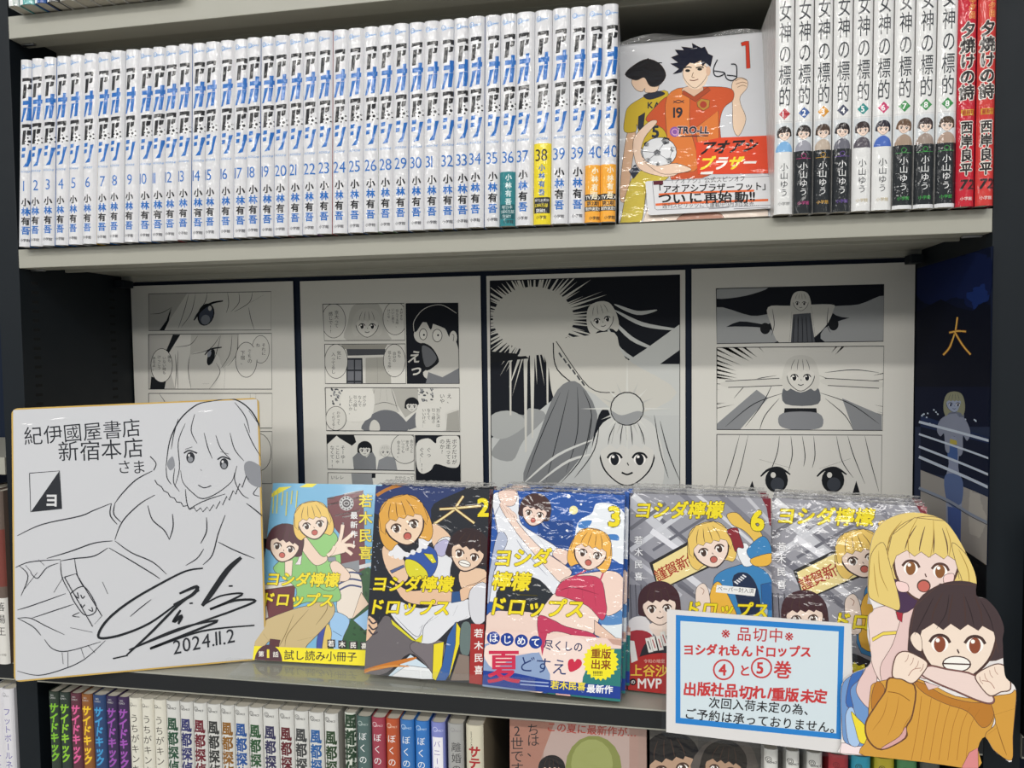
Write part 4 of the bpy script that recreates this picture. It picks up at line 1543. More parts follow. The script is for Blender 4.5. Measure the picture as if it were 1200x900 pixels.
def art_vol2():
    a = Art(frame(*VOL2))
    a.rect(.1195, CH)
    a.v(420, 555, 7.03)
    a.P('2c2e34', [(0, 0), (1400, 0), (1400, 1900), (0, 1900)])
    a.P('33406e', [(100, 100), (700, 80), (900, 110), (620, 250), (560, 420), (140, 330)], True)
    a.L('b87a3a', 26, [(150, 180), (260, 120), (440, 80), (620, 60)])
    rr = random.Random(8)
    for _ in range(24):
        a.E('aab4cc', rr.uniform(110, 240), rr.uniform(150, 800), 4, n=6, up=0)
    for q in ([(865, 185), (812, 262), (795, 295), (620, 418)], [(668, 293), (800, 285), (1012, 265)], [(798, 290), (870, 345), (955, 408)]):
        a.L('6e4a1e', 26, q)
        a.L('ecd9a0', 15, q)
    a.T('2', 975, 278, 205, 'f0dc2a', bold=.04, ol=('3a3420', .02))
    a.ol = ('3a3236', .55)
    a.P('e8c6a8', [(590, 440), (650, 420), (760, 520), (700, 600), (620, 600)], True)
    a.P('e8c6a8', [(195, 620), (270, 590), (380, 720), (410, 860), (330, 900), (230, 780)], True)
    a.P('5a6690', [(260, 800), (375, 750), (380, 770), (275, 822)])
    a.P('e3e4e8', [(640, 580), (745, 520), (800, 620), (760, 780), (720, 1100), (500, 1000), (600, 840)], True)
    a.P('b8b4d4', [(630, 590), (720, 540), (760, 600), (700, 680), (640, 660)], True)
    a.P('3a5aa4', [(390, 690), (520, 620), (560, 590), (640, 640), (650, 760), (580, 860), (430, 860)], True)
    a.P('dcd438', [(385, 715), (470, 720), (560, 800), (560, 860), (420, 850)], True)
    a.P('dcd438', [(535, 655), (610, 665), (645, 730), (610, 740)])
    fur = [(255, 640), (300, 570), (400, 650), (490, 620), (500, 510), (580, 445), (590, 570), (490, 640), (350, 690)]
    a.P('e9e9ec', fur, True)
    for x, y in ((270, 660), (310, 680), (350, 688), (400, 668), (450, 648), (500, 632), (550, 600), (585, 550)):
        a.E('e9e9ec', x, y, 22, n=10)
    a.head(375, 395, 205, 'e0a850', 'efd2b6', tilt=-14, long=.35)
    a.P('e8c6a8', [(840, 800), (1040, 790), (1060, 930), (1000, 1000), (860, 960)], True)
    a.v(420, 675, 7.03)
    a.P('6e686b', [(30, 640), (70, 520), (170, 390), (250, 330), (470, 530), (620, 560), (640, 840), (560, 740), (420, 640), (230, 800), (30, 810)], True)
    a.P('7a7276', [(470, 540), (700, 540), (690, 700), (620, 800), (540, 700), (430, 600)], True)
    a.P('cfe0ec', [(430, 645), (560, 740), (640, 840), (230, 840)])
    a.P('eceef0', [(400, 735), (580, 760), (640, 850), (240, 850)])
    a.P('e6c0a0', [(300, 60), (420, 120), (600, 110), (780, 120), (780, 220), (560, 240), (380, 200)], True)
    a.P('e6c0a0', [(60, 540), (75, 360), (100, 330), (160, 410)], True)
    for y in (350, 400, 440):
        a.L('4a4048', 13, [(85, y), (120, y + 40), (160, y + 20)])
    a.P('e2e3e8', [(270, 320), (330, 210), (520, 265), (900, 190), (930, 330), (800, 390), (640, 540), (530, 555), (465, 520)], True)
    hairlines(a, [[(300, 330), (480, 500), (530, 400)], [(620, 330), (540, 420), (530, 540)], [(900, 330), (700, 500)], [(660, 330), (500, 430)], [(820, 240), (780, 330)]], '5a5c66', 5)
    a.P('dcd438', [(265, 350), (470, 530), (530, 480), (520, 550), (440, 530), (280, 400)])
    a.P('e6c0a0', [(840, 110), (980, 55), (1060, 10), (1050, 80), (950, 150), (850, 205)], True)
    a.P('36588c', [(772, 130), (835, 124), (846, 208), (766, 222)])
    a.P('d8d8de', [(920, 120), (1050, 60), (1060, 330), (980, 400), (920, 320)], True)
    a.P('3c64a4', [(735, 500), (800, 380), (830, 400), (780, 760), (720, 860), (640, 860), (690, 740)])
    a.P('ecd930', [(620, 560), (705, 542), (690, 740), (640, 860), (610, 840)])
    a.P('ecd930', [(808, 375), (842, 430), (835, 560), (745, 850), (800, 560)])
    a.P('6a7a78', [(850, 400), (925, 400), (915, 640), (840, 620)], True)
    a.P('8a7a70', [(830, 640), (915, 660), (915, 860), (760, 860)])
    a.L('c87a34', 40, [(45, 780), (240, 735), (480, 672)], taper=.7)
    a.L('d8944a', 18, [(40, 800), (150, 760), (300, 740), (420, 745)], taper=.7)
    a.v(420, 555, 7.03)
    a.head(905, 640, 175, '392b2c', 'e9cbb2', tilt=16, mouth='teeth')
    a.v(420, 675, 7.03)
    title(a, [('ヨシダ檸檬', 112, 62, .5), ('ドロップス', 85, 250, 1)], 138)
    a.ol = None
    a.P('a83230', [(928, 392), (1060, 398), (1050, 900), (915, 880)])
    a.T('若木民喜', 992, 432, 76, 'f0ece8', vert=True, pitch=101, bold=.02)
    return a


_a2 = art_vol2()
r2 = face_book('dark comic numbered 2 with a fire character on its cover', 'comics standing face out', *VOL2, _a2, w=.1195, base='3a3c44', spine_col='8c2c2c')
behind(r2, *VOL2, 1, ['dark comic hidden behind the one numbered 2, only its film edge showing'], dz=0)

# --- volume 3
VOL3 = ((.4758, .0049, -.4029), -4.8, 14.3)


def art_vol3():
    a = Art(frame(*VOL3))
    a.rect(CW, CH)
    a.v(555, 555, 6)
    a.P('2c58a6', [(0, 0), (1300, 0), (1300, 1700), (0, 1700)])
    a.P('24488c', [(450, 330), (700, 330), (700, 700), (450, 600)])
    a.P('e9edf2', [(715, 430), (745, 330), (830, 280), (860, 215), (930, 205), (1010, 230), (1080, 320), (1100, 520), (1060, 640), (900, 560), (740, 560)], True)
    a.P('4a82c4', [(745, 340), (830, 330), (800, 380), (740, 380)], True)
    a.P('4a82c4', [(940, 430), (1010, 430), (1020, 470), (950, 460)], True)
    a.E('f0e6a8', 703, 257, 31)
    for x, y, r in ((668, 160, 14), (755, 216, 8), (656, 400, 8), (622, 446, 6)):
        a.E('f2f4f6', x, y, r, n=10, up=0)
    a.P('dfe6ea', [(900, 800), (1100, 700), (1100, 1250), (900, 1150)])
    a.P('5a8ac0', [(870, 960), (950, 930), (1060, 980), (1060, 1050), (900, 1060)], True)
    a.ol = ('4a4048', .55)
    a.P('e6e8ee', [(130, 180), (190, 125), (310, 130), (325, 330), (430, 420), (585, 520), (560, 580), (490, 560), (610, 770), (570, 860), (420, 870), (95, 900), (100, 760), (165, 640), (170, 420)], True)
    a.P('b4bcd2', [(170, 420), (240, 470), (160, 640), (130, 760), (110, 900), (95, 900), (100, 760)], True)
    hairlines(a, [[(200, 200), (150, 300), (170, 420)], [(300, 460), (370, 560), (520, 720)], [(440, 430), (520, 540)], [(500, 590), (600, 760)]], '7a8096', 5)
    a.P('2a2e34', [(180, 800), (420, 730), (560, 850), (575, 880), (560, 1000), (400, 1020), (190, 960)], True)
    a.P('edd0c2', [(180, 125), (300, 125), (290, 215), (235, 228), (190, 200)], True)
    a.P('f0d6c8', [(185, 210), (235, 235), (330, 370), (480, 530), (650, 650), (690, 700), (640, 745), (590, 750), (330, 450), (290, 395), (205, 270)], True)
    for q in ([(230, 280), (205, 230), (190, 205)], [(255, 285), (225, 235), (205, 215)], [(280, 300), (255, 260), (235, 240)], [(300, 330), (290, 290), (262, 268)]):
        a.L('c09a8a', 20, q)
        a.L('f0d6c8', 15, q)
    a.P('edd0c2', [(555, 570), (590, 525), (680, 560), (650, 640), (600, 610)], True)
    a.head(432, 262, 112, '4a3230', 'efd4c6', tilt=12)
    # girl in red beachwear
    a.P('f0d4c6', [(620, 750), (800, 700), (1000, 690), (1080, 800), (1060, 930), (940, 1000), (900, 900), (640, 900)], True)
    a.P('f1d8ca', [(560, 850), (640, 860), (900, 860), (890, 1000), (830, 1180), (870, 1380), (800, 1500), (700, 1500), (480, 1300), (440, 1050)], True)
    a.v(555, 690, 6)
    a.P('ecd2c6', [(70, 210), (300, 160), (460, 190), (500, 330), (560, 700), (60, 700)], True)
    a.P('8fa4c8', [(60, 520), (330, 470), (520, 520), (540, 720), (60, 720)])
    a.P('c23e5e', [(450, 200), (560, 220), (650, 265), (840, 315), (880, 395), (830, 420), (700, 330), (560, 300), (500, 360), (480, 470)], True)
    a.P('e6c4b0', [(850, 220), (1000, 345), (1040, 350), (1000, 400), (850, 320)])
    a.P('2f7a76', [(770, 640), (870, 420), (1040, 400), (1040, 830), (40, 830), (40, 690), (500, 740)])
    a.P('e8b8b0', [(570, 725), (680, 740), (690, 800), (590, 770)])
    a.v(555, 555, 6)
    a.P('c8425f', [(575, 850), (620, 760), (740, 720), (890, 740), (930, 900), (935, 970), (900, 1030), (800, 930), (640, 870)], True)
    hairlines(a, [[(680, 760), (660, 860)], [(760, 740), (770, 890)], [(840, 750), (860, 930)], [(590, 830), (700, 800), (880, 850)]], '8a2440', 6)
    a.L('c8425f', 11, [(640, 760), (790, 680)])
    a.L('c8425f', 11, [(890, 750), (915, 690)])
    a.head(825, 540, 145, 'efb556', 'f2d8c8', tilt=12, long=.25)
    a.T('3', 945, 300, 190, 'f0dc2a', bold=.045, ol=('4a4420', .02))
    title(a, [('ヨシダ', 142, 590, 0), ('檸檬', 135, 752, 2)], 138)
    a.v(555, 690, 6)
    title(a, [('ドロップス', 100, 118, 2)], 140)
    a.L('4a4420', 8, [(300, 40), (450, 48)], False)
    return a


def band_vol3(t):
    a = Art(frame(*VOL3))
    a.rect(CW, CH)
    a.v(555, 690, 6)
    top = [(40, 292), (300, 300), (700, 325), (1100, 362)]
    bot = [(1100, 775), (550, 728), (40, 668)]
    a.P('eed2c8', top + bot)
    a.P('f3dcd2', [(490, 400), (700, 330), (830, 420), (780, 560), (770, 700), (540, 680)], True)
    a.P('8fa4c8', [(40, 400), (110, 380), (160, 560), (300, 470), (460, 440), (540, 600), (540, 700), (40, 680)])
    a.P('f3dcd2', [(90, 400), (480, 350), (480, 440), (300, 460), (140, 560)], True)
    a.P('c23e5e', [(455, 310), (520, 312), (500, 400), (485, 470)])
    a.P('2f7a76', [(770, 620), (860, 420), (1060, 420), (1100, 780), (760, 720)])
    a.P('c8a090', [(940, 348), (1040, 358), (1040, 400), (980, 390)])
    a.P('223f94', [(40, 570), (300, 592), (530, 640), (1100, 692), (1100, 778), (550, 730), (40, 668)])
    for x, y, c in ((142, 345, 'は'), (238, 355, 'じ'), (338, 365, 'め'), (438, 374, 'て')):
        a.E('223f94', x, y, 46)
        a.T(c, x - 33, y, 66, 'f4f4f6', bold=.02)
    a.T('尽くしの', 494, 390, 76, '22305e', ang=4, sx=.9, pitch=70, bold=.012)
    a.T('夏', 95, 542, 250, 'cc2f50', bold=.02, sx=.96)
    a.T('どすえ', 318, 522, 122, '22386e', ang=5, sx=.95, bold=.005)
    a.P('cc2f4a', [(680, 582), (664, 530), (674, 498), (700, 492), (712, 512), (730, 492), (756, 500), (762, 530), (735, 562)], True)
    a.P('f3e62c', [(895 + (128 if i % 2 else 110) * math.cos(i * math.tau / 44), 512 + (134 if i % 2 else 116) * math.sin(i * math.tau / 44)) for i in range(44)])
    a.T('重版', 826, 452, 72, '8a4418', ang=2, bold=.03)
    a.T('出来', 824, 528, 72, '8a4418', ang=2, bold=.03)
    a.T('!!!!!!!', 840, 592, 44, '4a4420', bold=.02)
    for i in range(2):
        a.L('9fb0d8', 9, [(330, 645 + i * 24), (530, 660 + i * 24)], False)
    a.T('若木民喜', 543, 672, 62, 'f0dc4a', ang=3, bold=.03)
    a.T('最新作', 796, 698, 62, 'f4f4f6', ang=3, bold=.03)
    MB().art(a.t, -.0012).build('paper_band', M['film'], t)


_a3 = art_vol3()
r3 = face_book('bright blue comic numbered 3 with a yellow reprint burst, front of its stack', 'comics standing face out', *VOL3, _a3, base='2f5aa0', spine_col='2d4c96', band=band_vol3)
behind(r3, *VOL3, 2, ['blue comic directly behind the one numbered 3, its right edge showing', 'blue comic at the back of the stack numbered 3, a thin sliver showing'], dx=.0024)

# --- volume 6, two stacks
VOL6 = ((.6094, .0297, -.4080), -5.0, 9.3)
VOL6B = ((.7347, .0168, -.4066), -10.3, 15.5)


def art_vol6():
    a = Art(frame(*VOL6))
    a.rect(CW, CH)
    a.v(725, 565, 6)
    a.P('9a9aa2', [(0, 0), (1300, 0), (1300, 1700), (0, 1700)])
    for i, (p, q, w, c) in enumerate((((60, 120), (560, 560), 60, 'c9cad0'), ((60, 60), (700, 600), 24, '6a6a74'), ((100, 90), (300, 260), 40, 'dfe0e4'), ((60, 420), (520, 780), 44, '74747e'),
                                      ((60, 500), (440, 800), 26, 'c0c0c8'), ((80, 330), (330, 150), 26, '74747c'), ((80, 480), (480, 200), 34, 'cfd0d6'), ((240, 480), (620, 240), 20, '6c6c76'),
                                      ((230, 340), (480, 520), 40, 'e4e4ea'), ((420, 60), (900, 500), 36, '7c7c86'), ((520, 60), (1000, 480), 24, 'd4d4da'), ((680, 60), (1080, 420), 40, '80808a'),
                                      ((860, 60), (1080, 300), 24, 'c4c4ca'), ((80, 640), (360, 860), 40, '85858f'), ((460, 640), (640, 780), 44, 'dcdce2'), ((420, 720), (640, 880), 26, '6a6a74'),
                                      ((800, 480), (1080, 700), 60, 'cfcfd6'), ((960, 520), (1100, 640), 30, '74747e'))):
        a.L(c, w, [p, q], False)
    a.P('7d7d87', [(75, 720), (330, 740), (430, 900), (420, 1100), (75, 1100)])
    for i in range(9):
        a.L('5f5f69', 6, [(80 + i * 38, 720), (90 + i * 40, 1000)], False, up=0)
    a.P('7a2430', [(985, 70), (1100, 60), (1100, 330), (1060, 300), (1040, 180)])
    # name plate
    a.P('2c2a2a', [(215, 568), (520, 400), (640, 600), (330, 745), (275, 745)])
    a.P('efdc9a', [(240, 578), (510, 430), (620, 594), (345, 728), (275, 722)])
    a.T('謹賀新年', 258, 668, 96, 'a83a2a', ang=-28, bold=.02, sx=.92, pitch=84)
    a.ol = ('3a3438', .55)
    # girl in a blue coat
    a.P('3f85bc', [(660, 760), (690, 650), (820, 590), (940, 580), (1080, 700), (1100, 1100), (640, 1100)], True)
    a.P('22304c', [(800, 690), (900, 640), (980, 760), (1000, 1000), (900, 1000)], True)
    for i in range(5):
        a.L('e8e8ec', 10, [(815 + i * 14, 700 - i * 12), (840 + i * 14, 716 - i * 12)], False, up=0)
    a.P('2c64a0', [(1000, 720), (1080, 700), (1080, 900), (1010, 900)])
    a.P('a8c4d4', [(970, 980), (1010, 840), (1050, 900), (1040, 1000)])
    a.P('edb848', [(640, 800), (690, 700), (750, 760), (840, 960), (830, 1080), (640, 1060)], True)
    a.P('efdccf', [(540, 780), (570, 720), (610, 720), (640, 800), (640, 960), (560, 960)], True)
    a.L('b08a78', 5, [(575, 740), (600, 760), (590, 790)])
    a.P('e7bf5a', [(760, 230), (830, 215), (900, 280), (990, 340), (1020, 430), (970, 520), (930, 500), (950, 420), (880, 340), (800, 300)], True)
    a.P('eef0f2', [(830, 470), (900, 430), (960, 560), (880, 590)], True)
    a.P('3f85bc', [(900, 480), (1010, 380), (1070, 450), (1070, 560), (960, 560)], True)
    a.P('edb848', [(930, 540), (1080, 500), (1060, 580), (960, 590)], True)
    a.head(645, 450, 160, 'ebc76c', 'f3dccd', tilt=-14, long=.15)
    a.P('8a2c34', [(760, 340), (830, 320), (850, 370), (880, 460), (840, 460), (820, 490), (790, 400)], True)
    a.ol = None
    a.P('f2f2f0', [(690, 722), (965, 748), (955, 802), (682, 774)])
    a.T('ペーパー封入済', 694, 746, 37, '2a2a2a', ang=4.5)
    a.T('6', 925, 268, 195, 'f0dc2a', bold=.045, ol=('5a5020', .02))
    a.T('若木民喜', 140, 376, 62, 'f2f2f4', vert=True, pitch=85, bold=.02, ol=('55555c', .03))
    title(a, [('ヨシダ檸檬', 112, 195, 0)], 128)
    a.v(725, 690, 6)
    a.P('e6e2e2', [(75, 220), (190, 200), (240, 330), (75, 360)], True)
    a.P('a8303a', [(60, 320), (200, 300), (260, 400), (180, 560), (60, 560)], True)
    a.P('efdccf', [(215, 250), (400, 220), (420, 320), (300, 360)], True)
    a.head(285, 110, 150, '44282e', 'f0dacb', tilt=-4, mouth='smile')
    a.P('2c2a30', [(150, 470), (230, 350), (420, 330), (700, 400), (1000, 700), (150, 700)], True)
    title(a, [('ドロップス', 462, 138, 1.5)], 122)
    return a


def band_vol6(t):
    a = Art(frame(*VOL6))
    a.rect(CW, CH)
    a.v(725, 690, 6)
    a.P('b8302c', [(40, 560), (120, 490), (220, 458), (345, 450), (600, 470), (900, 540), (1200, 560), (1200, 800), (345, 745), (40, 712)], True)
    a.P('e9e6e2', [(75, 360), (110, 365), (135, 500), (90, 520)])
    for x, y in ((215, 395), (248, 385), (290, 380), (320, 350)):
        a.P('efece6', [(x - 28, y - 48), (x + 4, y - 54), (x + 28, y + 46), (x - 4, y + 52)])
        a.L('b04040' if x > 240 else '44444a', 7, [(x - 10, y - 30), (x + 10, y + 30)], False)
    a.T('令和の暗室', 176, 506, 30, 'e8c8b8')
    a.T('上谷沙', 82, 570, 88, 'f0c84a', ang=1, bold=.02)
    a.E('1c1c1e', 102, 652, 24)
    a.T('の', 86, 652, 32, 'f0ece8', bold=.02)
    a.T('MVP', 132, 662, 96, 'f4f0ec', bold=.03, sx=.92)
    a.P('f0e02c', [(610 + (95 if i % 2 else 68) * math.cos(i * math.tau / 18), 505 + (100 if i % 2 else 74) * math.sin(i * math.tau / 18)) for i in range(18)])
    a.T('増ページ', 560, 490, 62, 'b8302c', bold=.04, sx=.5)
    a.T('特大号', 558, 545, 50, '2a2620', bold=.03, sx=.7)
    MB().art(a.t, -.0012).build('paper_band', M['film'], t)


_a6 = art_vol6()
r6 = face_book('grey comic numbered 6 with a white sticker, left of the two stacks', 'comics standing face out', *VOL6, _a6, base='9a9aa0', spine_col='7a2430', band=band_vol6)
behind(r6, *VOL6, 2, ['grey comic behind the sticker-marked one numbered 6, second from the front', 'grey comic at the back of the left stack numbered 6'], dx=-.0008)
r6b = dup(r6, VOL6B[0], 'grey comic of the right stack, partly hidden by the cardboard figures', (R(-VOL6B[2]), 0, R(VOL6B[1])))
behind(r6b, *VOL6B, 2, ['grey comic second from the front in the right stack', 'grey comic at the back of the right stack beside the side poster'], dx=.0006)

# --- first volume of the football comic on the upper shelf
AOB = ((.6038, .0112, .0218), -.9, 16.2)


def art_foot():
    a = Art(frame(*AOB))
    a.rect(CW, CH)
    a.v(715, 30, 6)
    a.P('cdced2', [(0, 0), (1300, 0), (1300, 1600), (0, 1600)])
    a.ol = ('4a382c', .5)
    a.P('d8b090', [(125, 740), (180, 740), (150, 1000), (120, 1220), (70, 1220), (80, 1020)], True)
    a.P('c9ac2e', [(105, 640), (130, 570), (220, 510), (330, 465), (420, 500), (420, 900), (250, 920), (190, 700), (180, 745), (100, 745)], True)
    a.P('2a2e3a', [(235, 490), (330, 460), (385, 482), (280, 520)], True)
    a.P('2a2e3a', [(200, 640), (245, 610), (230, 760), (195, 720)])
    a.T('KA', 262, 560, 62, '2a2e3a', bold=.03)
    a.T('5', 290, 745, 115, '2a2e3a', bold=.04)
    a.P('e8c8ac', [(150, 395), (180, 450), (225, 465), (245, 440), (250, 470), (330, 460), (330, 380), (190, 360)], True)
    a.P('1d1c20', [(105, 345), (165, 280), (260, 235), (350, 270), (392, 350), (345, 420), (280, 425), (240, 365), (180, 385)], True)
    for q in ([(110, 345), (150, 330), (180, 320)], [(270, 230), (262, 245), (255, 280)], [(380, 380), (360, 350), (340, 330)], [(330, 262), (365, 262)]):
        a.L('1d1c20', 14, q, taper=.5)
    a.P('e8cbb0', [(855, 480), (860, 400), (905, 365), (962, 385), (962, 440), (915, 500), (920, 560), (955, 660), (905, 775), (865, 720), (860, 560)], True)
    for q in ([(880, 390), (920, 372), (960, 385)], [(885, 412), (930, 398), (962, 408)], [(895, 435), (930, 420), (958, 428)]):
        a.L('8a6a54', 4, q)
    a.P('c8562e', [(250, 660), (330, 560), (400, 500), (550, 450), (690, 430), (850, 445), (865, 520), (800, 580), (770, 700), (770, 1000), (440, 1100), (400, 780), (330, 700)], True)
    a.P('d87a3a', [(400, 500), (550, 450), (560, 700), (620, 1000), (440, 1000), (400, 780)], True)
    a.P('d87a3a', [(600, 720), (760, 600), (770, 1000), (640, 1000)])
    a.P('d8b49a', [(510, 440), (640, 420), (650, 480), (590, 520), (530, 490)], True)
    a.P('a84a2c', [(515, 455), (590, 500), (690, 430), (705, 455), (600, 535), (505, 480)])
    a.T('19', 440, 612, 100, '2c2c34', bold=.03)
    a.L('2c2c34', 5, [(445, 530), (480, 545), (520, 525)])
    a.L('2c2c34', 5, [(445, 545), (480, 525), (520, 545)])
    a.P('b8863a', [(610, 540), (640, 515), (700, 525), (695, 575), (655, 600), (615, 570)])
    a.E('a8402c', 655, 556, 24)
    a.E('8a5aa0', 455, 748, 36)
    a.ring('d8a0c0', 6, 455, 748, 20)
    a.T('TRO-LL', 470, 735, 68, '2a2630', bold=.05, skew=.1, sx=.96, ol=('e0d0d0', .03))
    a.L('3a3440', 7, [(480, 780), (690, 775)], False)
    a.E('e9d0b8', 600, 340, 90, 110)
    a.P('e9d0b8', [(510, 330), (560, 250), (690, 300), (680, 350), (650, 400), (595, 440), (540, 400)], True)
    a.E('d8b49a', 690, 320, 16, 34)
    a.P('161a2c', [(430, 225), (480, 205), (455, 172), (520, 175), (500, 150), (580, 160), (575, 125), (640, 160), (665, 150), (690, 200), (722, 215), (705, 290), (672, 262),
                   (650, 290), (640, 245), (590, 268), (560, 262), (520, 300), (500, 330), (440, 342), (485, 305), (425, 268), (480, 262)])
    for x in (545, 630):
        a.E('2a2622', x, 318 if x < 600 else 308, 17, 10)
        a.L('2a2622', 8, [(x - 28, 300), (x + 5, 292), (x + 28, 298)])
    a.L('8a6a54', 5, [(585, 330), (575, 362), (592, 366)])
    a.L('7a4a3c', 6, [(560, 385), (590, 388), (620, 378)])
    for q in ([(755, 240), (728, 300), (735, 350), (770, 358), (805, 335), (770, 325), (732, 320)], [(805, 335), (820, 375), (860, 388), (890, 360), (820, 350)], [(890, 360), (890, 300), (880, 275), (850, 272)]):
        a.L('24262c', 8, q)
    a.P('c83c28', [(920, 122), (948, 112), (975, 110), (985, 300), (958, 304), (952, 140), (925, 146)])
    a.v(715, 140, 5.4545)
    a.P('cdb84a', [(70, 640), (110, 450), (190, 330), (380, 350), (300, 420), (240, 420), (190, 680), (60, 680)], True)
    a.P('e9d9cc', [(240, 560), (560, 560), (900, 540), (1010, 580), (1010, 700), (200, 690)])
    a.P('b88a78', [(430, 660), (460, 610), (560, 590), (700, 600), (720, 650), (600, 660)], True)
    a.P('2a3040', [(120, 330), (160, 290), (190, 330), (150, 380)])
    a.P('e9cbb4', [(150, 130), (190, 70), (260, 10), (300, 20), (220, 120), (205, 240), (340, 310), (430, 280), (430, 350), (330, 365), (190, 320), (150, 220)], True)
    a.E('2a2c34', 315, 210, 112, 96)
    a.E('dfe0e2', 315, 210, 108, 92)
    for x, y, r in ((355, 138, 40), (232, 160, 26), (400, 190, 28), (300, 215, 34), (240, 262, 26), (375, 262, 30), (305, 285, 20)):
        a.P('26282e', [(x + r * .72 * math.cos(i * math.tau / 5 + x), y + r * .66 * math.sin(i * math.tau / 5 + x)) for i in range(5)], up=0)
    for q in ([(210, 205), (300, 215), (355, 138)], [(300, 215), (240, 262)], [(300, 215), (375, 262), (400, 190)]):
        a.L('6a6c74', 4, q, False)
    a.P('e9cbb4', [(210, 262), (300, 298), (420, 282), (520, 320), (440, 345), (320, 345)], True)
    a.ol = None
    a.P('dc4a2a', [(545, 150), (700, 118), (1100, 100), (1100, 345), (560, 352)])
    a.T('アオアシ', 580, 185, 92, '241c1c', ang=-3.5, skew=.5, bold=.05, sx=1.0)
    a.T('ブラザー', 572, 282, 92, 'f0d838', ang=-1, skew=.4, bold=.05, cols=['', 'f2ece4', '', 'f2ece4'])
    a.P('f2ece4', [(580, 338), (660, 332), (655, 352), (575, 352)])
    return a


_af = art_foot()
rf = face_book('white and orange football comic numbered 1 facing out in shiny film', 'comics standing face out', *AOB, _af, base='cfcfd2', spine_col='d8d8d8', flap=False, thick=.009)
# stiff bag rising over the book's head
fb = MB()
fn = 24
fv = []
for j in range(4):
    for i in range(fn + 1):
        u = i / fn
        fv.append((CW * u, .0005 + .004 * math.sin(u * 9 + j) * (j / 3) + .002 * j, CH + (.001, .004, .007, .012)[j] * (.55 + .45 * math.sin(3.1 * u + .3))))
fb.add(fv, [(j * (fn + 1) + i, j * (fn + 1) + i + 1, (j + 1) * (fn + 1) + i + 1, (j + 1) * (fn + 1) + i) for j in range(3) for i in range(fn)])
fb.build('film_wrap_edge', M['flap'], rf)

# --- small hand-lettered card in front of it
_l, _m = frame(*AOB)
CARD = (tuple(_l + _m @ Vector((.026, -.0045, .002))), -.9, 16.2)
t = thing('hand_lettered_card', 'small white hand-lettered card with orange underlines before the football comic', 'card', CARD[0], CARD[1], CARD[2])
ca = Art(frame(*CARD))
ca.v(715, 140, 5.4545)
out = [ca.uv(ca.px(p)) for p in [(225, 400), (240, 394), (1075, 350), (1092, 356), (1128, 552), (1118, 562), (258, 612), (243, 604)]]
mb = MB().prism(out, 0, .0006, 'd6d6d8')
ca.L('8a8a90', 4, [(272, 394), (1040, 362), (1116, 532), (1090, 545), (300, 578), (286, 570), (270, 396)], False)
ca.P('5a2430', [(275, 394), (338, 391), (340, 416), (277, 419)])
ca.T('「アオアシ」公式スピンオフ', 372, 396, 38, '3a3838', ang=-2.2, jit=.05)
ca.L('dc6a3c', 13, [(310, 480), (500, 468), (700, 462), (920, 455)])
ca.L('dc6a3c', 15, [(290, 545), (500, 532), (800, 522), (1010, 515)])
ca.T('「アオアシブラザーフット」', 276, 446, 58, '2a2828', ang=-1.6, bold=.025, jit=.05)
ca.T('ついに再始動!!', 300, 505, 76, '242222', ang=-1.2, bold=.035, jit=.05, pitch=98, sx=1.2)
ca.T('週刊スピリッツにて連載中!3月31日発売…', 330, 552, 34, '3a3838', ang=-1.2, jit=.06)
for x0, x1 in ((630, 760), (790, 1010)):
    ca.L('77777c', 4, [(x0, 572), (x1, 562)], False)
mb.art(ca.t).build('printed_card', M['paper'], t)

# ------------------------------------------------------------------ signed drawing board
SHI = ((.0086, -.0362, -.4125), 18.0, 6.5, 1.4)
SW, SH = .242, .272
t = thing('signed_drawing_board', 'large white board with a pen drawing and a signature, wrapped in film', 'board', SHI[0], SHI[1], SHI[2], SHI[3])
a = Art(frame(*SHI), SH)
RC = .006
rim = []
for cx, cz, a0 in ((RC, RC, 180), (SW - RC, RC, 270), (SW - RC, SH - RC, 0), (RC, SH - RC, 90)):
    rim += [(cx + RC * math.cos(R(a0 + k * 22.5)), cz + RC * math.sin(R(a0 + k * 22.5))) for k in range(5)]
inner = [(min(max(p[0], .0016), SW - .0016), min(max(p[1], .0016), SH - .0016)) for p in rim]
a.rect(SW, SH)
PEN = '26282e'
a.v(0, 455, 3.6364)
a.T('紀伊國屋書店', 100, 205, 84, PEN, ang=-4.5, jit=.02, bold=-.006)
a.T('新宿本店', 245, 272, 92, PEN, ang=-3, jit=.02, bold=-.006)
a.T('さま', 496, 338, 64, PEN, ang=-3, jit=.03, bold=-.004)
a.L(PEN, 3.5, [(126, 362), (254, 352), (264, 513), (131, 527), (126, 362)], False)
a.P(PEN, [(252, 354), (264, 513), (132, 527)])
a.T('ヨ', 192, 476, 64, 'd8d8da', bold=.05, sx=.9)
S = lambda w, *ps: [a.L(PEN, w, p, taper=.55) for p in ps]
# a plain pen portrait: bobbed hair, fur collar, jacket
S(6, [(905, 55), (840, 70), (770, 130), (725, 220), (708, 330)], [(905, 55), (990, 45), (1060, 85), (1105, 160), (1120, 260), (1125, 330)])
S(4, [(790, 150), (760, 230), (765, 340), (745, 420)], [(830, 110), (815, 180), (840, 235)], [(870, 190), (885, 250), (905, 300)], [(920, 200), (940, 255), (980, 300)],
  [(980, 190), (1000, 260), (1040, 310)], [(1040, 150), (1075, 230), (1110, 290)], [(1060, 95), (1100, 150)], [(1000, 60), (1045, 120), (1065, 190)], [(760, 130), (740, 200), (730, 260)],
  [(745, 340), (740, 400), (765, 440)], [(1010, 330), (1000, 390), (1030, 450), (1060, 470)], [(1100, 420), (1080, 450), (1105, 460)], [(708, 330), (712, 380), (730, 410)])
a.P('8e9096', [(1040, 330), (1070, 310), (1125, 350), (1115, 420), (1060, 400)], True)
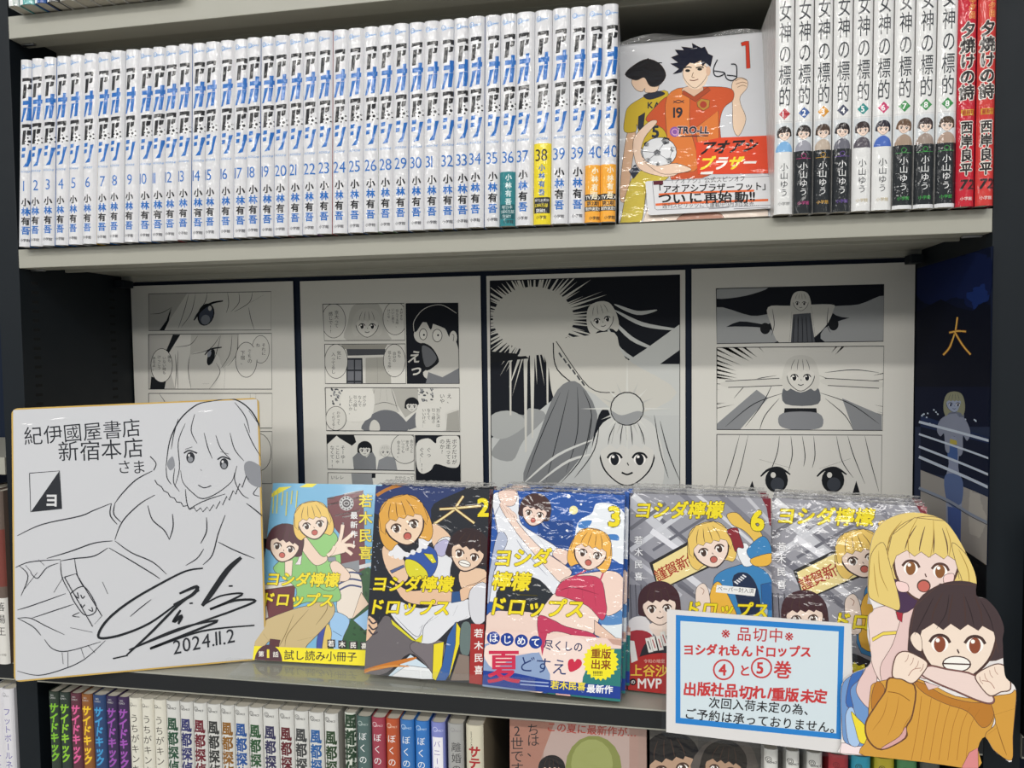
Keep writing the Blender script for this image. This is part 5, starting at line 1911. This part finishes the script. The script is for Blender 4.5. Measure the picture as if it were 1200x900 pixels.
a.P('8e9096', [(712, 320), (735, 290), (745, 330), (725, 350)], True)
for ex, ey in ((812, 295), (955, 322)):
    a.E(PEN, ex, ey, 18, 24)
    a.E('8e9096', ex, ey + 8, 11, 12)
    a.E('d8d8da', ex - 6, ey - 9, 5, 6)
    a.L(PEN, 6, [(ex - 28, ey - 18), (ex - 5, ey - 30), (ex + 28, ey - 18)])
S(4, [(770, 350), (780, 400), (815, 440), (860, 470), (920, 450), (985, 400), (1000, 360)], [(855, 345), (860, 352)], [(790, 260), (820, 250)], [(940, 270), (975, 280)])
a.L(PEN, 4, [(845, 412), (870, 424), (900, 415)])
fr_ = []
for i in range(15):
    f = i / 14
    x, y = 660 + 390 * f, 345 + 185 * math.sin(math.pi * (.08 + .80 * f)) - 40 * f
    fr_ += [(x, y), (x + 10, y + 17)]
a.L(PEN, 4, fr_, False)
a.L(PEN, 4, [(640, 290), (665, 320), (655, 350)])
S(4, [(790, 430), (795, 480), (805, 515)], [(805, 515), (870, 480), (960, 450)])
S(5, [(650, 352), (580, 390), (520, 450), (490, 490)], [(475, 490), (400, 520), (340, 545), (180, 580), (75, 628)], [(475, 490), (470, 540), (500, 580)], [(490, 490), (485, 535), (515, 570)],
  [(660, 455), (600, 490), (540, 545), (510, 590), (490, 645)], [(630, 500), (650, 560), (700, 605), (722, 645)], [(735, 535), (738, 590), (722, 645)], [(880, 550), (880, 610), (855, 662)],
  [(960, 540), (930, 620), (905, 710), (865, 752)], [(1050, 490), (1090, 520), (1130, 555)], [(930, 655), (1000, 690), (1085, 725)], [(490, 650), (560, 700), (650, 740), (710, 792)],
  [(465, 680), (560, 735), (650, 790), (682, 812)], [(480, 650), (400, 660), (300, 695), (200, 725)], [(460, 680), (400, 715), (320, 725), (260, 735)])
a.v(0, 580, 3.6364)
S(4, [(65, 310), (130, 285), (260, 275)], [(80, 300), (120, 345), (90, 430)], [(130, 330), (160, 355), (200, 310), (250, 290)], [(105, 400), (160, 330)], [(230, 415), (270, 350)],
  [(258, 278), (265, 350), (300, 420)], [(318, 270), (330, 340), (355, 390)], [(75, 490), (140, 470), (280, 420)], [(75, 525), (130, 525), (200, 560), (275, 595)], [(135, 525), (240, 490), (315, 465)],
  [(75, 525), (140, 560), (175, 598)], [(190, 615), (225, 655), (290, 665), (430, 625)], [(75, 750), (165, 768), (270, 742), (360, 700), (450, 620)], [(265, 670), (270, 720)], [(290, 668), (290, 735)],
  [(345, 650), (360, 695)], [(375, 640), (405, 672)], [(300, 565), (395, 585)], [(437, 370), (460, 422)], [(555, 518), (600, 480), (645, 445)], [(792, 300), (840, 270), (868, 230)],
  [(340, 500), (310, 515), (340, 520)], [(110, 300), (135, 330)], [(165, 275), (190, 300)])
a.L(PEN, 4, [(275, 350), (325, 335), (435, 515), (395, 560), (275, 350)], False)
a.L(PEN, 4, [(300, 420), (340, 392), (370, 400), (410, 470), (400, 505), (360, 510), (320, 460), (300, 420)])
for q in ([(318, 425), (335, 440), (330, 415)], [(345, 425), (352, 440), (362, 430)], [(345, 465), (352, 478), (362, 466)], [(378, 488), (395, 495), (392, 478)]):
    a.L(PEN, 4, q)
# signature and date
B = lambda w, *ps: [a.L('1e2024', w, p, taper=.45) for p in ps]
B(11, [(865, 312), (790, 325), (680, 380), (560, 450), (470, 520), (425, 580), (430, 610), (520, 595), (640, 545), (760, 460), (850, 405)],
  [(850, 405), (760, 470), (640, 590), (540, 682)], [(482, 697), (545, 683)])
B(24, [(1028, 266), (970, 320), (900, 420), (862, 472)])
B(15, [(765, 420), (840, 390), (820, 425), (740, 468)], [(770, 490), (740, 540), (775, 515), (760, 550)])
B(10, [(862, 472), (940, 430), (1035, 420), (960, 460), (895, 487), (1000, 450), (1090, 450), (1000, 490), (860, 540), (700, 600), (550, 660)],
  [(550, 660), (760, 570), (930, 535), (800, 590), (640, 655), (860, 580), (1085, 555)])
B(12, [(975, 388), (992, 387)], [(808, 462), (822, 460)])
a.T('2024.11.2', 735, 650, 84, PEN, ang=-11.5, skew=.15, sx=.92, bold=-.012, jit=.02)
mb = MB().prism(rim, 0, .0028, 'c9a75a', 'c9a75a')
mb.prism(inner, -.00015, -.0001, 'cdced2', 'cdced2').art(a.t, -.00018)
mb.build('drawing_sheet', M['board'], t)
MB().prism(rim, .0029, .0034, 'd8d2c4').build('backing_card', M['kraft'], t)

# ------------------------------------------------------------------ clear shelf risers
for x0, x1, lab in ((.2185, .4170, 'clear acrylic riser under the sample booklet'), (.4185, .6015, 'clear acrylic riser under the blue comics')):
    t = thing('acrylic_riser', lab, 'display stand', (x0, .0, -.4106), group='clear acrylic risers')
    w = x1 - x0
    MB().box(0, w, -.0004, .110, .0002, .0036).build('base_plate', M['acrylic'], t, .0003)
    MB().box(0, min(w, .108) if x0 > .4 else w, -.0026, -.0006, .0002, .0215).build('front_lip', M['acrylic'], t, .0003)
    MB().box(0, w, .110, .1118, .0002, .060).build('back_rest', M['acrylic'], t, .0003)

# ------------------------------------------------------------------ sold-out notice clipped to the shelf edge
SGN = ((.6427, -.0203, -.4197), -4.9, 10.1)
GW, GH = .149, .1028
t = thing('sold_out_notice', 'white notice card with a blue frame and red handwriting at the shelf edge', 'sign', *SGN)
a = Art(frame(*SGN), GH)
a.rect(GW, GH)
a.v(770, 700, 5)
a.P('2b7fc8', [(110, 103), (1097, 170), (1078, 832), (108, 737)])
a.P('cfdce2', [(137, 138), (1064, 200), (1050, 797), (137, 706)])
RED, BLACK = 'c23a3c', '2a2a2c'
a.T('※品切中※', 374, 208, 88, 'b8363a', ang=2.6, bold=.012, pitch=93)
a.T('ヨシダれもんドロップス', 150, 305, 70, RED, ang=1.2, bold=.045, jit=.05, sx=.98)
for cx, cy, c in ((390, 424, '4'), (612, 413, '5')):
    a.ring(RED, 10, cx, cy, 58, 57)
    a.T(c, cx - 32, cy, 92, RED, bold=.035)
a.T('と', 478, 428, 72, RED, bold=.03)
a.T('巻', 682, 422, 108, RED, bold=.025, ang=2)
a.T('出版社品切れ/重版未定', 148, 532, 84, RED, ang=3.4, bold=.045, jit=.05, sx=.98)
a.T('次回入荷未定の為、', 302, 615, 68, BLACK, ang=4.4, bold=.016, pitch=70)
a.T('ご予約は承っておりません。', 160, 678, 69, BLACK, ang=5.6, bold=.016, pitch=71.5)
MB().box(0, GW, 0, .0008, 0, GH, 'd9d7d6').art(a.t).build('printed_card', M['paper'], t)
sl = [(-.004, -.001), (-.001, -.004), (GW + .001, -.004), (GW + .004, -.001), (GW + .004, GH + .001), (-.004, GH + .001)]
MB().prism(sl, .0012, .0016).build('clear_sleeve', M['sleeve'], t)
MB().box(.060, .090, .0018, .0240, -.0005, .0010).box(.060, .090, .0018, .0030, .0010, .040).build('clear_clip', M['acrylic'], t)

# ------------------------------------------------------------------ cardboard cut-out of two figures
_l, _m = frame(*SGN)
CUT0 = _l + _m @ Vector((.088, -.0042, -.006))
CUT = (tuple(CUT0), SGN[1], SGN[2])
t = thing('cardboard_cutout', 'cardboard cut-out of a blonde figure hugging one in an orange sweater', 'cut-out', *CUT)
a = Art(frame(*CUT))
a.v(980, 590, 5.4545)
V2 = lambda pts: [(x, y + 145 * 5.4545) for x, y in pts]
outline = [(203, 480), (215, 300), (250, 180), (320, 105), (450, 60), (580, 68), (690, 110), (770, 210), (840, 340), (895, 470), (893, 585), (960, 612), (1030, 690), (1070, 790), (1062, 860)] + \
    V2([(1064, 120), (1070, 260), (1085, 325), (1135, 370), (1152, 430), (1142, 560), (1130, 700), (1122, 858), (1065, 830), (1010, 790), (950, 700), (905, 772), (906, 900), (560, 862), (195, 822), (20, 806), (33, 740), (32, 560), (36, 370), (100, 300), (200, 256), (226, 190), (205, 80)]) + [(200, 830), (205, 720), (240, 680), (205, 590)]
oc = cr([a.px(p) for p in outline], True, 3)
ou = [a.uv(p) for p in oc]
mb = MB().prism(ou, 0, .0016, 'e9e4e2', 'd8d2cc')


def tri_in(tris):
    return tris


SKIN, SK2, HAIRB, DKH, OR1, OR2 = 'ead3cb', 'e2c4c0', 'e2c878', '46383a', 'd09a42', 'b87a30'
for pts in ([(203, 480), (215, 300), (250, 180), (320, 105), (450, 58), (580, 66), (690, 108), (770, 208), (840, 340), (895, 470), (893, 585), (600, 500), (240, 600)],):
    a.P(HAIRB, pts, True)
a.ol = ('5a4038', .6)
# blue and yellow garment and the hem
a.P('f1dfe0', V2([(22, 805), (33, 740), (200, 740), (195, 820)]))
a.P('6f95c8', V2([(36, 380), (100, 305), (180, 270), (205, 520), (200, 740), (60, 740), (35, 600)]), True)
a.P('3d6ab0', V2([(100, 300), (170, 270), (150, 330), (90, 400), (110, 520), (60, 480)]), True)
a.P('a8c4e6', V2([(60, 560), (110, 520), (150, 740), (80, 740)]), True)
a.P('ecd83c', V2([(95, 540), (135, 580), (190, 640), (198, 735), (150, 735), (120, 640)]), True)
a.P('5f86bc', V2([(205, 220), (260, 320), (280, 330), (235, 200)]), True)
# torso and arms of the blonde figure
a.P(SK2, V2([(130, 420), (140, 350), (185, 270), (215, 180), (260, 320), (230, 500), (190, 505)]), True)
a.P(SKIN, [(205, 720), (250, 670), (360, 660), (420, 760), (400, 900)] + V2([(330, 200), (330, 380), (270, 330), (225, 220), (212, 60)]), True)
a.P('e8d05a', V2([(228, 70), (300, 30), (385, 25), (388, 45), (300, 52), (232, 92)]))
a.P(SK2, [(360, 900), (420, 720), (480, 640), (580, 600), (560, 760), (520, 900)] + V2([(500, 160), (330, 380), (280, 260)]), True)
a.P('a83040', [(380, 690), (425, 700), (420, 760), (392, 740)])
# sweater of the other figure
a.P(OR1, V2([(260, 350), (520, 330), (760, 440), (1000, 480), (990, 650), (905, 775), (900, 905), (195, 830), (200, 700), (215, 430)]), True)
a.P(OR2, V2([(500, 350), (560, 360), (700, 440), (860, 480), (1000, 490), (995, 600), (930, 640), (840, 540), (700, 490), (560, 420)]), True)
a.P(OR2, V2([(225, 440), (260, 345), (310, 400), (260, 520), (230, 530)]), True)
for x in range(0, 7):
    a.L('a8702c', 3.5, V2([(545 + x * 62, 440 + x * 14), (520 + x * 56, 640), (480 + x * 58, 850)]), up=0)
a.P('d98a8a', V2([(850, 800), (905, 770), (908, 905), (800, 900)]))
a.P(SK2, V2([(560, 345), (660, 380), (590, 402)]))
# raised right sleeve and left sleeve
a.P('7a4a20', V2([(340, 320), (502, 370), (490, 560), (450, 640), (445, 710), (290, 785), (200, 720), (185, 610), (250, 500), (310, 410)]), True)
a.P(OR1, V2([(346, 326), (496, 374), (484, 556), (444, 636), (438, 704), (290, 778), (206, 716), (192, 612), (256, 500), (316, 410)]), True)
a.P('d8a4a0', V2([(400, 700), (442, 636), (438, 706), (330, 770), (290, 770)]), True)
a.L('8a5a24', 5, V2([(330, 412), (400, 425), (470, 470)]))
hairlines(a, [V2([(330, 440), (300, 560), (230, 660)]), V2([(400, 440), (380, 560), (330, 690)]), V2([(480, 560), (440, 620), (420, 680)])], 'a8702c', 4)
a.P(OR1, V2([(990, 450), (1110, 425), (1140, 400), (1150, 430), (1140, 560), (1128, 700), (1120, 850), (1010, 788), (952, 690), (1015, 620), (1005, 540)]), True)
hairlines(a, [V2([(1010, 560), (1140, 520)]), V2([(1015, 600), (1060, 740), (1090, 820)]), V2([(960, 690), (1030, 640)])], '8a5a24', 5)
# head of the blonde figure
a.P('4a3450', [(240, 480), (330, 640), (430, 700), (560, 640), (900, 590), (880, 440), (760, 330), (330, 360)], True)
a.head(575, 370, 262, HAIRB, SKIN, tilt=6, eye='8a5a34', line='5a4038')
a.P(HAIRB, [(208, 460), (225, 320), (300, 250), (345, 400), (400, 600), (400, 680), (330, 660), (240, 620), (205, 580)], True)
a.P(HAIRB, [(740, 250), (840, 340), (893, 470), (890, 585), (820, 600), (800, 480), (770, 400)], True)
a.P('f0d0cc', [(380, 500), (450, 510), (460, 560), (400, 560)], True)
a.P('f0d0cc', [(690, 460), (750, 450), (740, 510), (690, 510)], True)
hairlines(a, [[(420, 110), (340, 220), (330, 360)], [(520, 90), (460, 220), (470, 350)], [(620, 100), (620, 220), (600, 350)], [(700, 150), (730, 250), (720, 340)], [(270, 300), (280, 440), (330, 560)],
              [(240, 380), (250, 500), (270, 600)], [(780, 290), (840, 420), (850, 540)]], 'a8843c', 5)
# the hugged figure: neck, face, hair
a.P(SK2, V2([(560, 150), (700, 270), (560, 330), (500, 250)]), True)
a.P('efd6c8', V2([(470, 60), (520, 30), (555, 150), (520, 150), (480, 110)]), True)
a.head(775, 838, 312, DKH, 'efdccb', tilt=2, mouth='teeth', eye='8a4a34', line='4a3632')
a.P('efdccb', V2([(472, 70), (500, 30), (540, 60), (545, 150), (500, 130)]), True)
hairlines(a, [[(620, 600), (560, 720), (500, 840)], [(720, 580), (700, 700), (640, 800)], [(820, 590), (860, 700), (880, 790)], [(920, 620), (980, 730), (1010, 840)]], '2e2426', 6)
# forearm across the neck and two fists with their folded fingers
a.P('8a5a58', V2([(540, 300), (590, 242), (700, 262), (890, 305), (1004, 440), (992, 490), (900, 470), (760, 410), (640, 360)]), True)
a.P(SKIN, V2([(548, 300), (592, 250), (700, 270), (886, 312), (996, 440), (984, 482), (900, 462), (765, 404), (645, 354)]), True)
for fx, fy, sgn in ((470, 250, 1), (1000, 330, -1)):
    pts = [(-110, 60), (-90, -60), (-30, -95), (60, -60), (110, -20), (90, 30), (20, 105), (-50, 80)]
    a.P('8a5a50', V2([(fx + sgn * px_ * 1.04, fy + py_ * 1.04) for px_, py_ in pts]), True)
    a.P('f0dccb', V2([(fx + sgn * px_, fy + py_) for px_, py_ in pts]), True)
    for k in range(4):
        x, y = fx + sgn * (-10 + 32 * k), fy - 76 + 20 * k
        a.L('b08878', 4, V2([(x, y), (x - sgn * 6, y + 28), (x - sgn * 22, y + 48)]))
    a.L('b08878', 5, V2([(fx + sgn * 70, fy + 10), (fx + sgn * 20, fy + 20), (fx - sgn * 10, fy + 60)]))
# keep the print inside the cut edge: trim on a fine grid of the outline
tris = clip_outline(a.t, ou)
mb.art(tris)
mb.build('printed_cutout', M['paper'], t)
MB().box(.100, .125, .0018, .0036, .010, .070).build('support_strip', M['kraft'], t)

# ------------------------------------------------------------------ two face-out comics on the bottom shelf
LF = ((.4985, .0100, -.6190), 0, 2.5)


def art_lowa():
    a = Art(frame(*LF))
    a.rect(CW, CH)
    a.v(580, 780, 2.857)
    a.P('a98a80', [(0, 150), (480, 150), (480, 2000), (0, 2000)])
    a.P('b7a19a', [(170, 180), (450, 200), (450, 2000), (60, 2000)])
    a.P('a8796a', [(30, 180), (200, 190), (120, 400), (30, 420)])
    a.T('ちは、', 128, 192, 44, '2e2c30', vert=True, pitch=36)
    a.T('2世です', 74, 196, 46, '2e2c30', vert=True, pitch=42)
    a.T('この夏に最新作が…', 172, 204, 34, 'a8463c', ang=4, bold=.02)
    a.E('848a4c', 330, 340, 94, 106)
    a.E('9aa062', 325, 330, 70, 84)
    a.head(190, 350, 46, '201c20', 'd8b8a4', mouth='smile')
    a.P('d8b8a4', [(280, 420), (380, 420), (370, 600), (290, 600)])
    return a


def art_lowb():
    a = Art(frame(*LFB))
    a.rect(CW, CH)
    a.v(580, 780, 2.857)
    a.P('4a4846', [(440, 180), (960, 180), (960, 2000), (440, 2000)])
    a.P('55524e', [(470, 230), (680, 230), (680, 900), (470, 900)])
    a.head(590, 330, 100, '1e1c1e', 'b89880', tilt=-8, mouth='smile')
    a.P('5a5450', [(660, 360), (720, 250), (850, 260), (870, 400)], True)
    a.head(765, 335, 78, '2a2624', 'b09078', tilt=10, mouth='smile')
    return a


LFB = ((.6290, .0100, -.6190), 0, 2.5)
face_book('pinkish brown comic with a green-haired head on the bottom shelf', 'face-out comics on the bottom shelf', *LF, art_lowa(), base='a58a80', flap=True)
face_book('dark grey comic with two drawn faces below the notice', 'face-out comics on the bottom shelf', *LFB, art_lowb(), base='4a4846', flap=True)
if _go.name in C.objects:
    C.objects.unlink(_go)
bpy.data.objects.remove(_go)
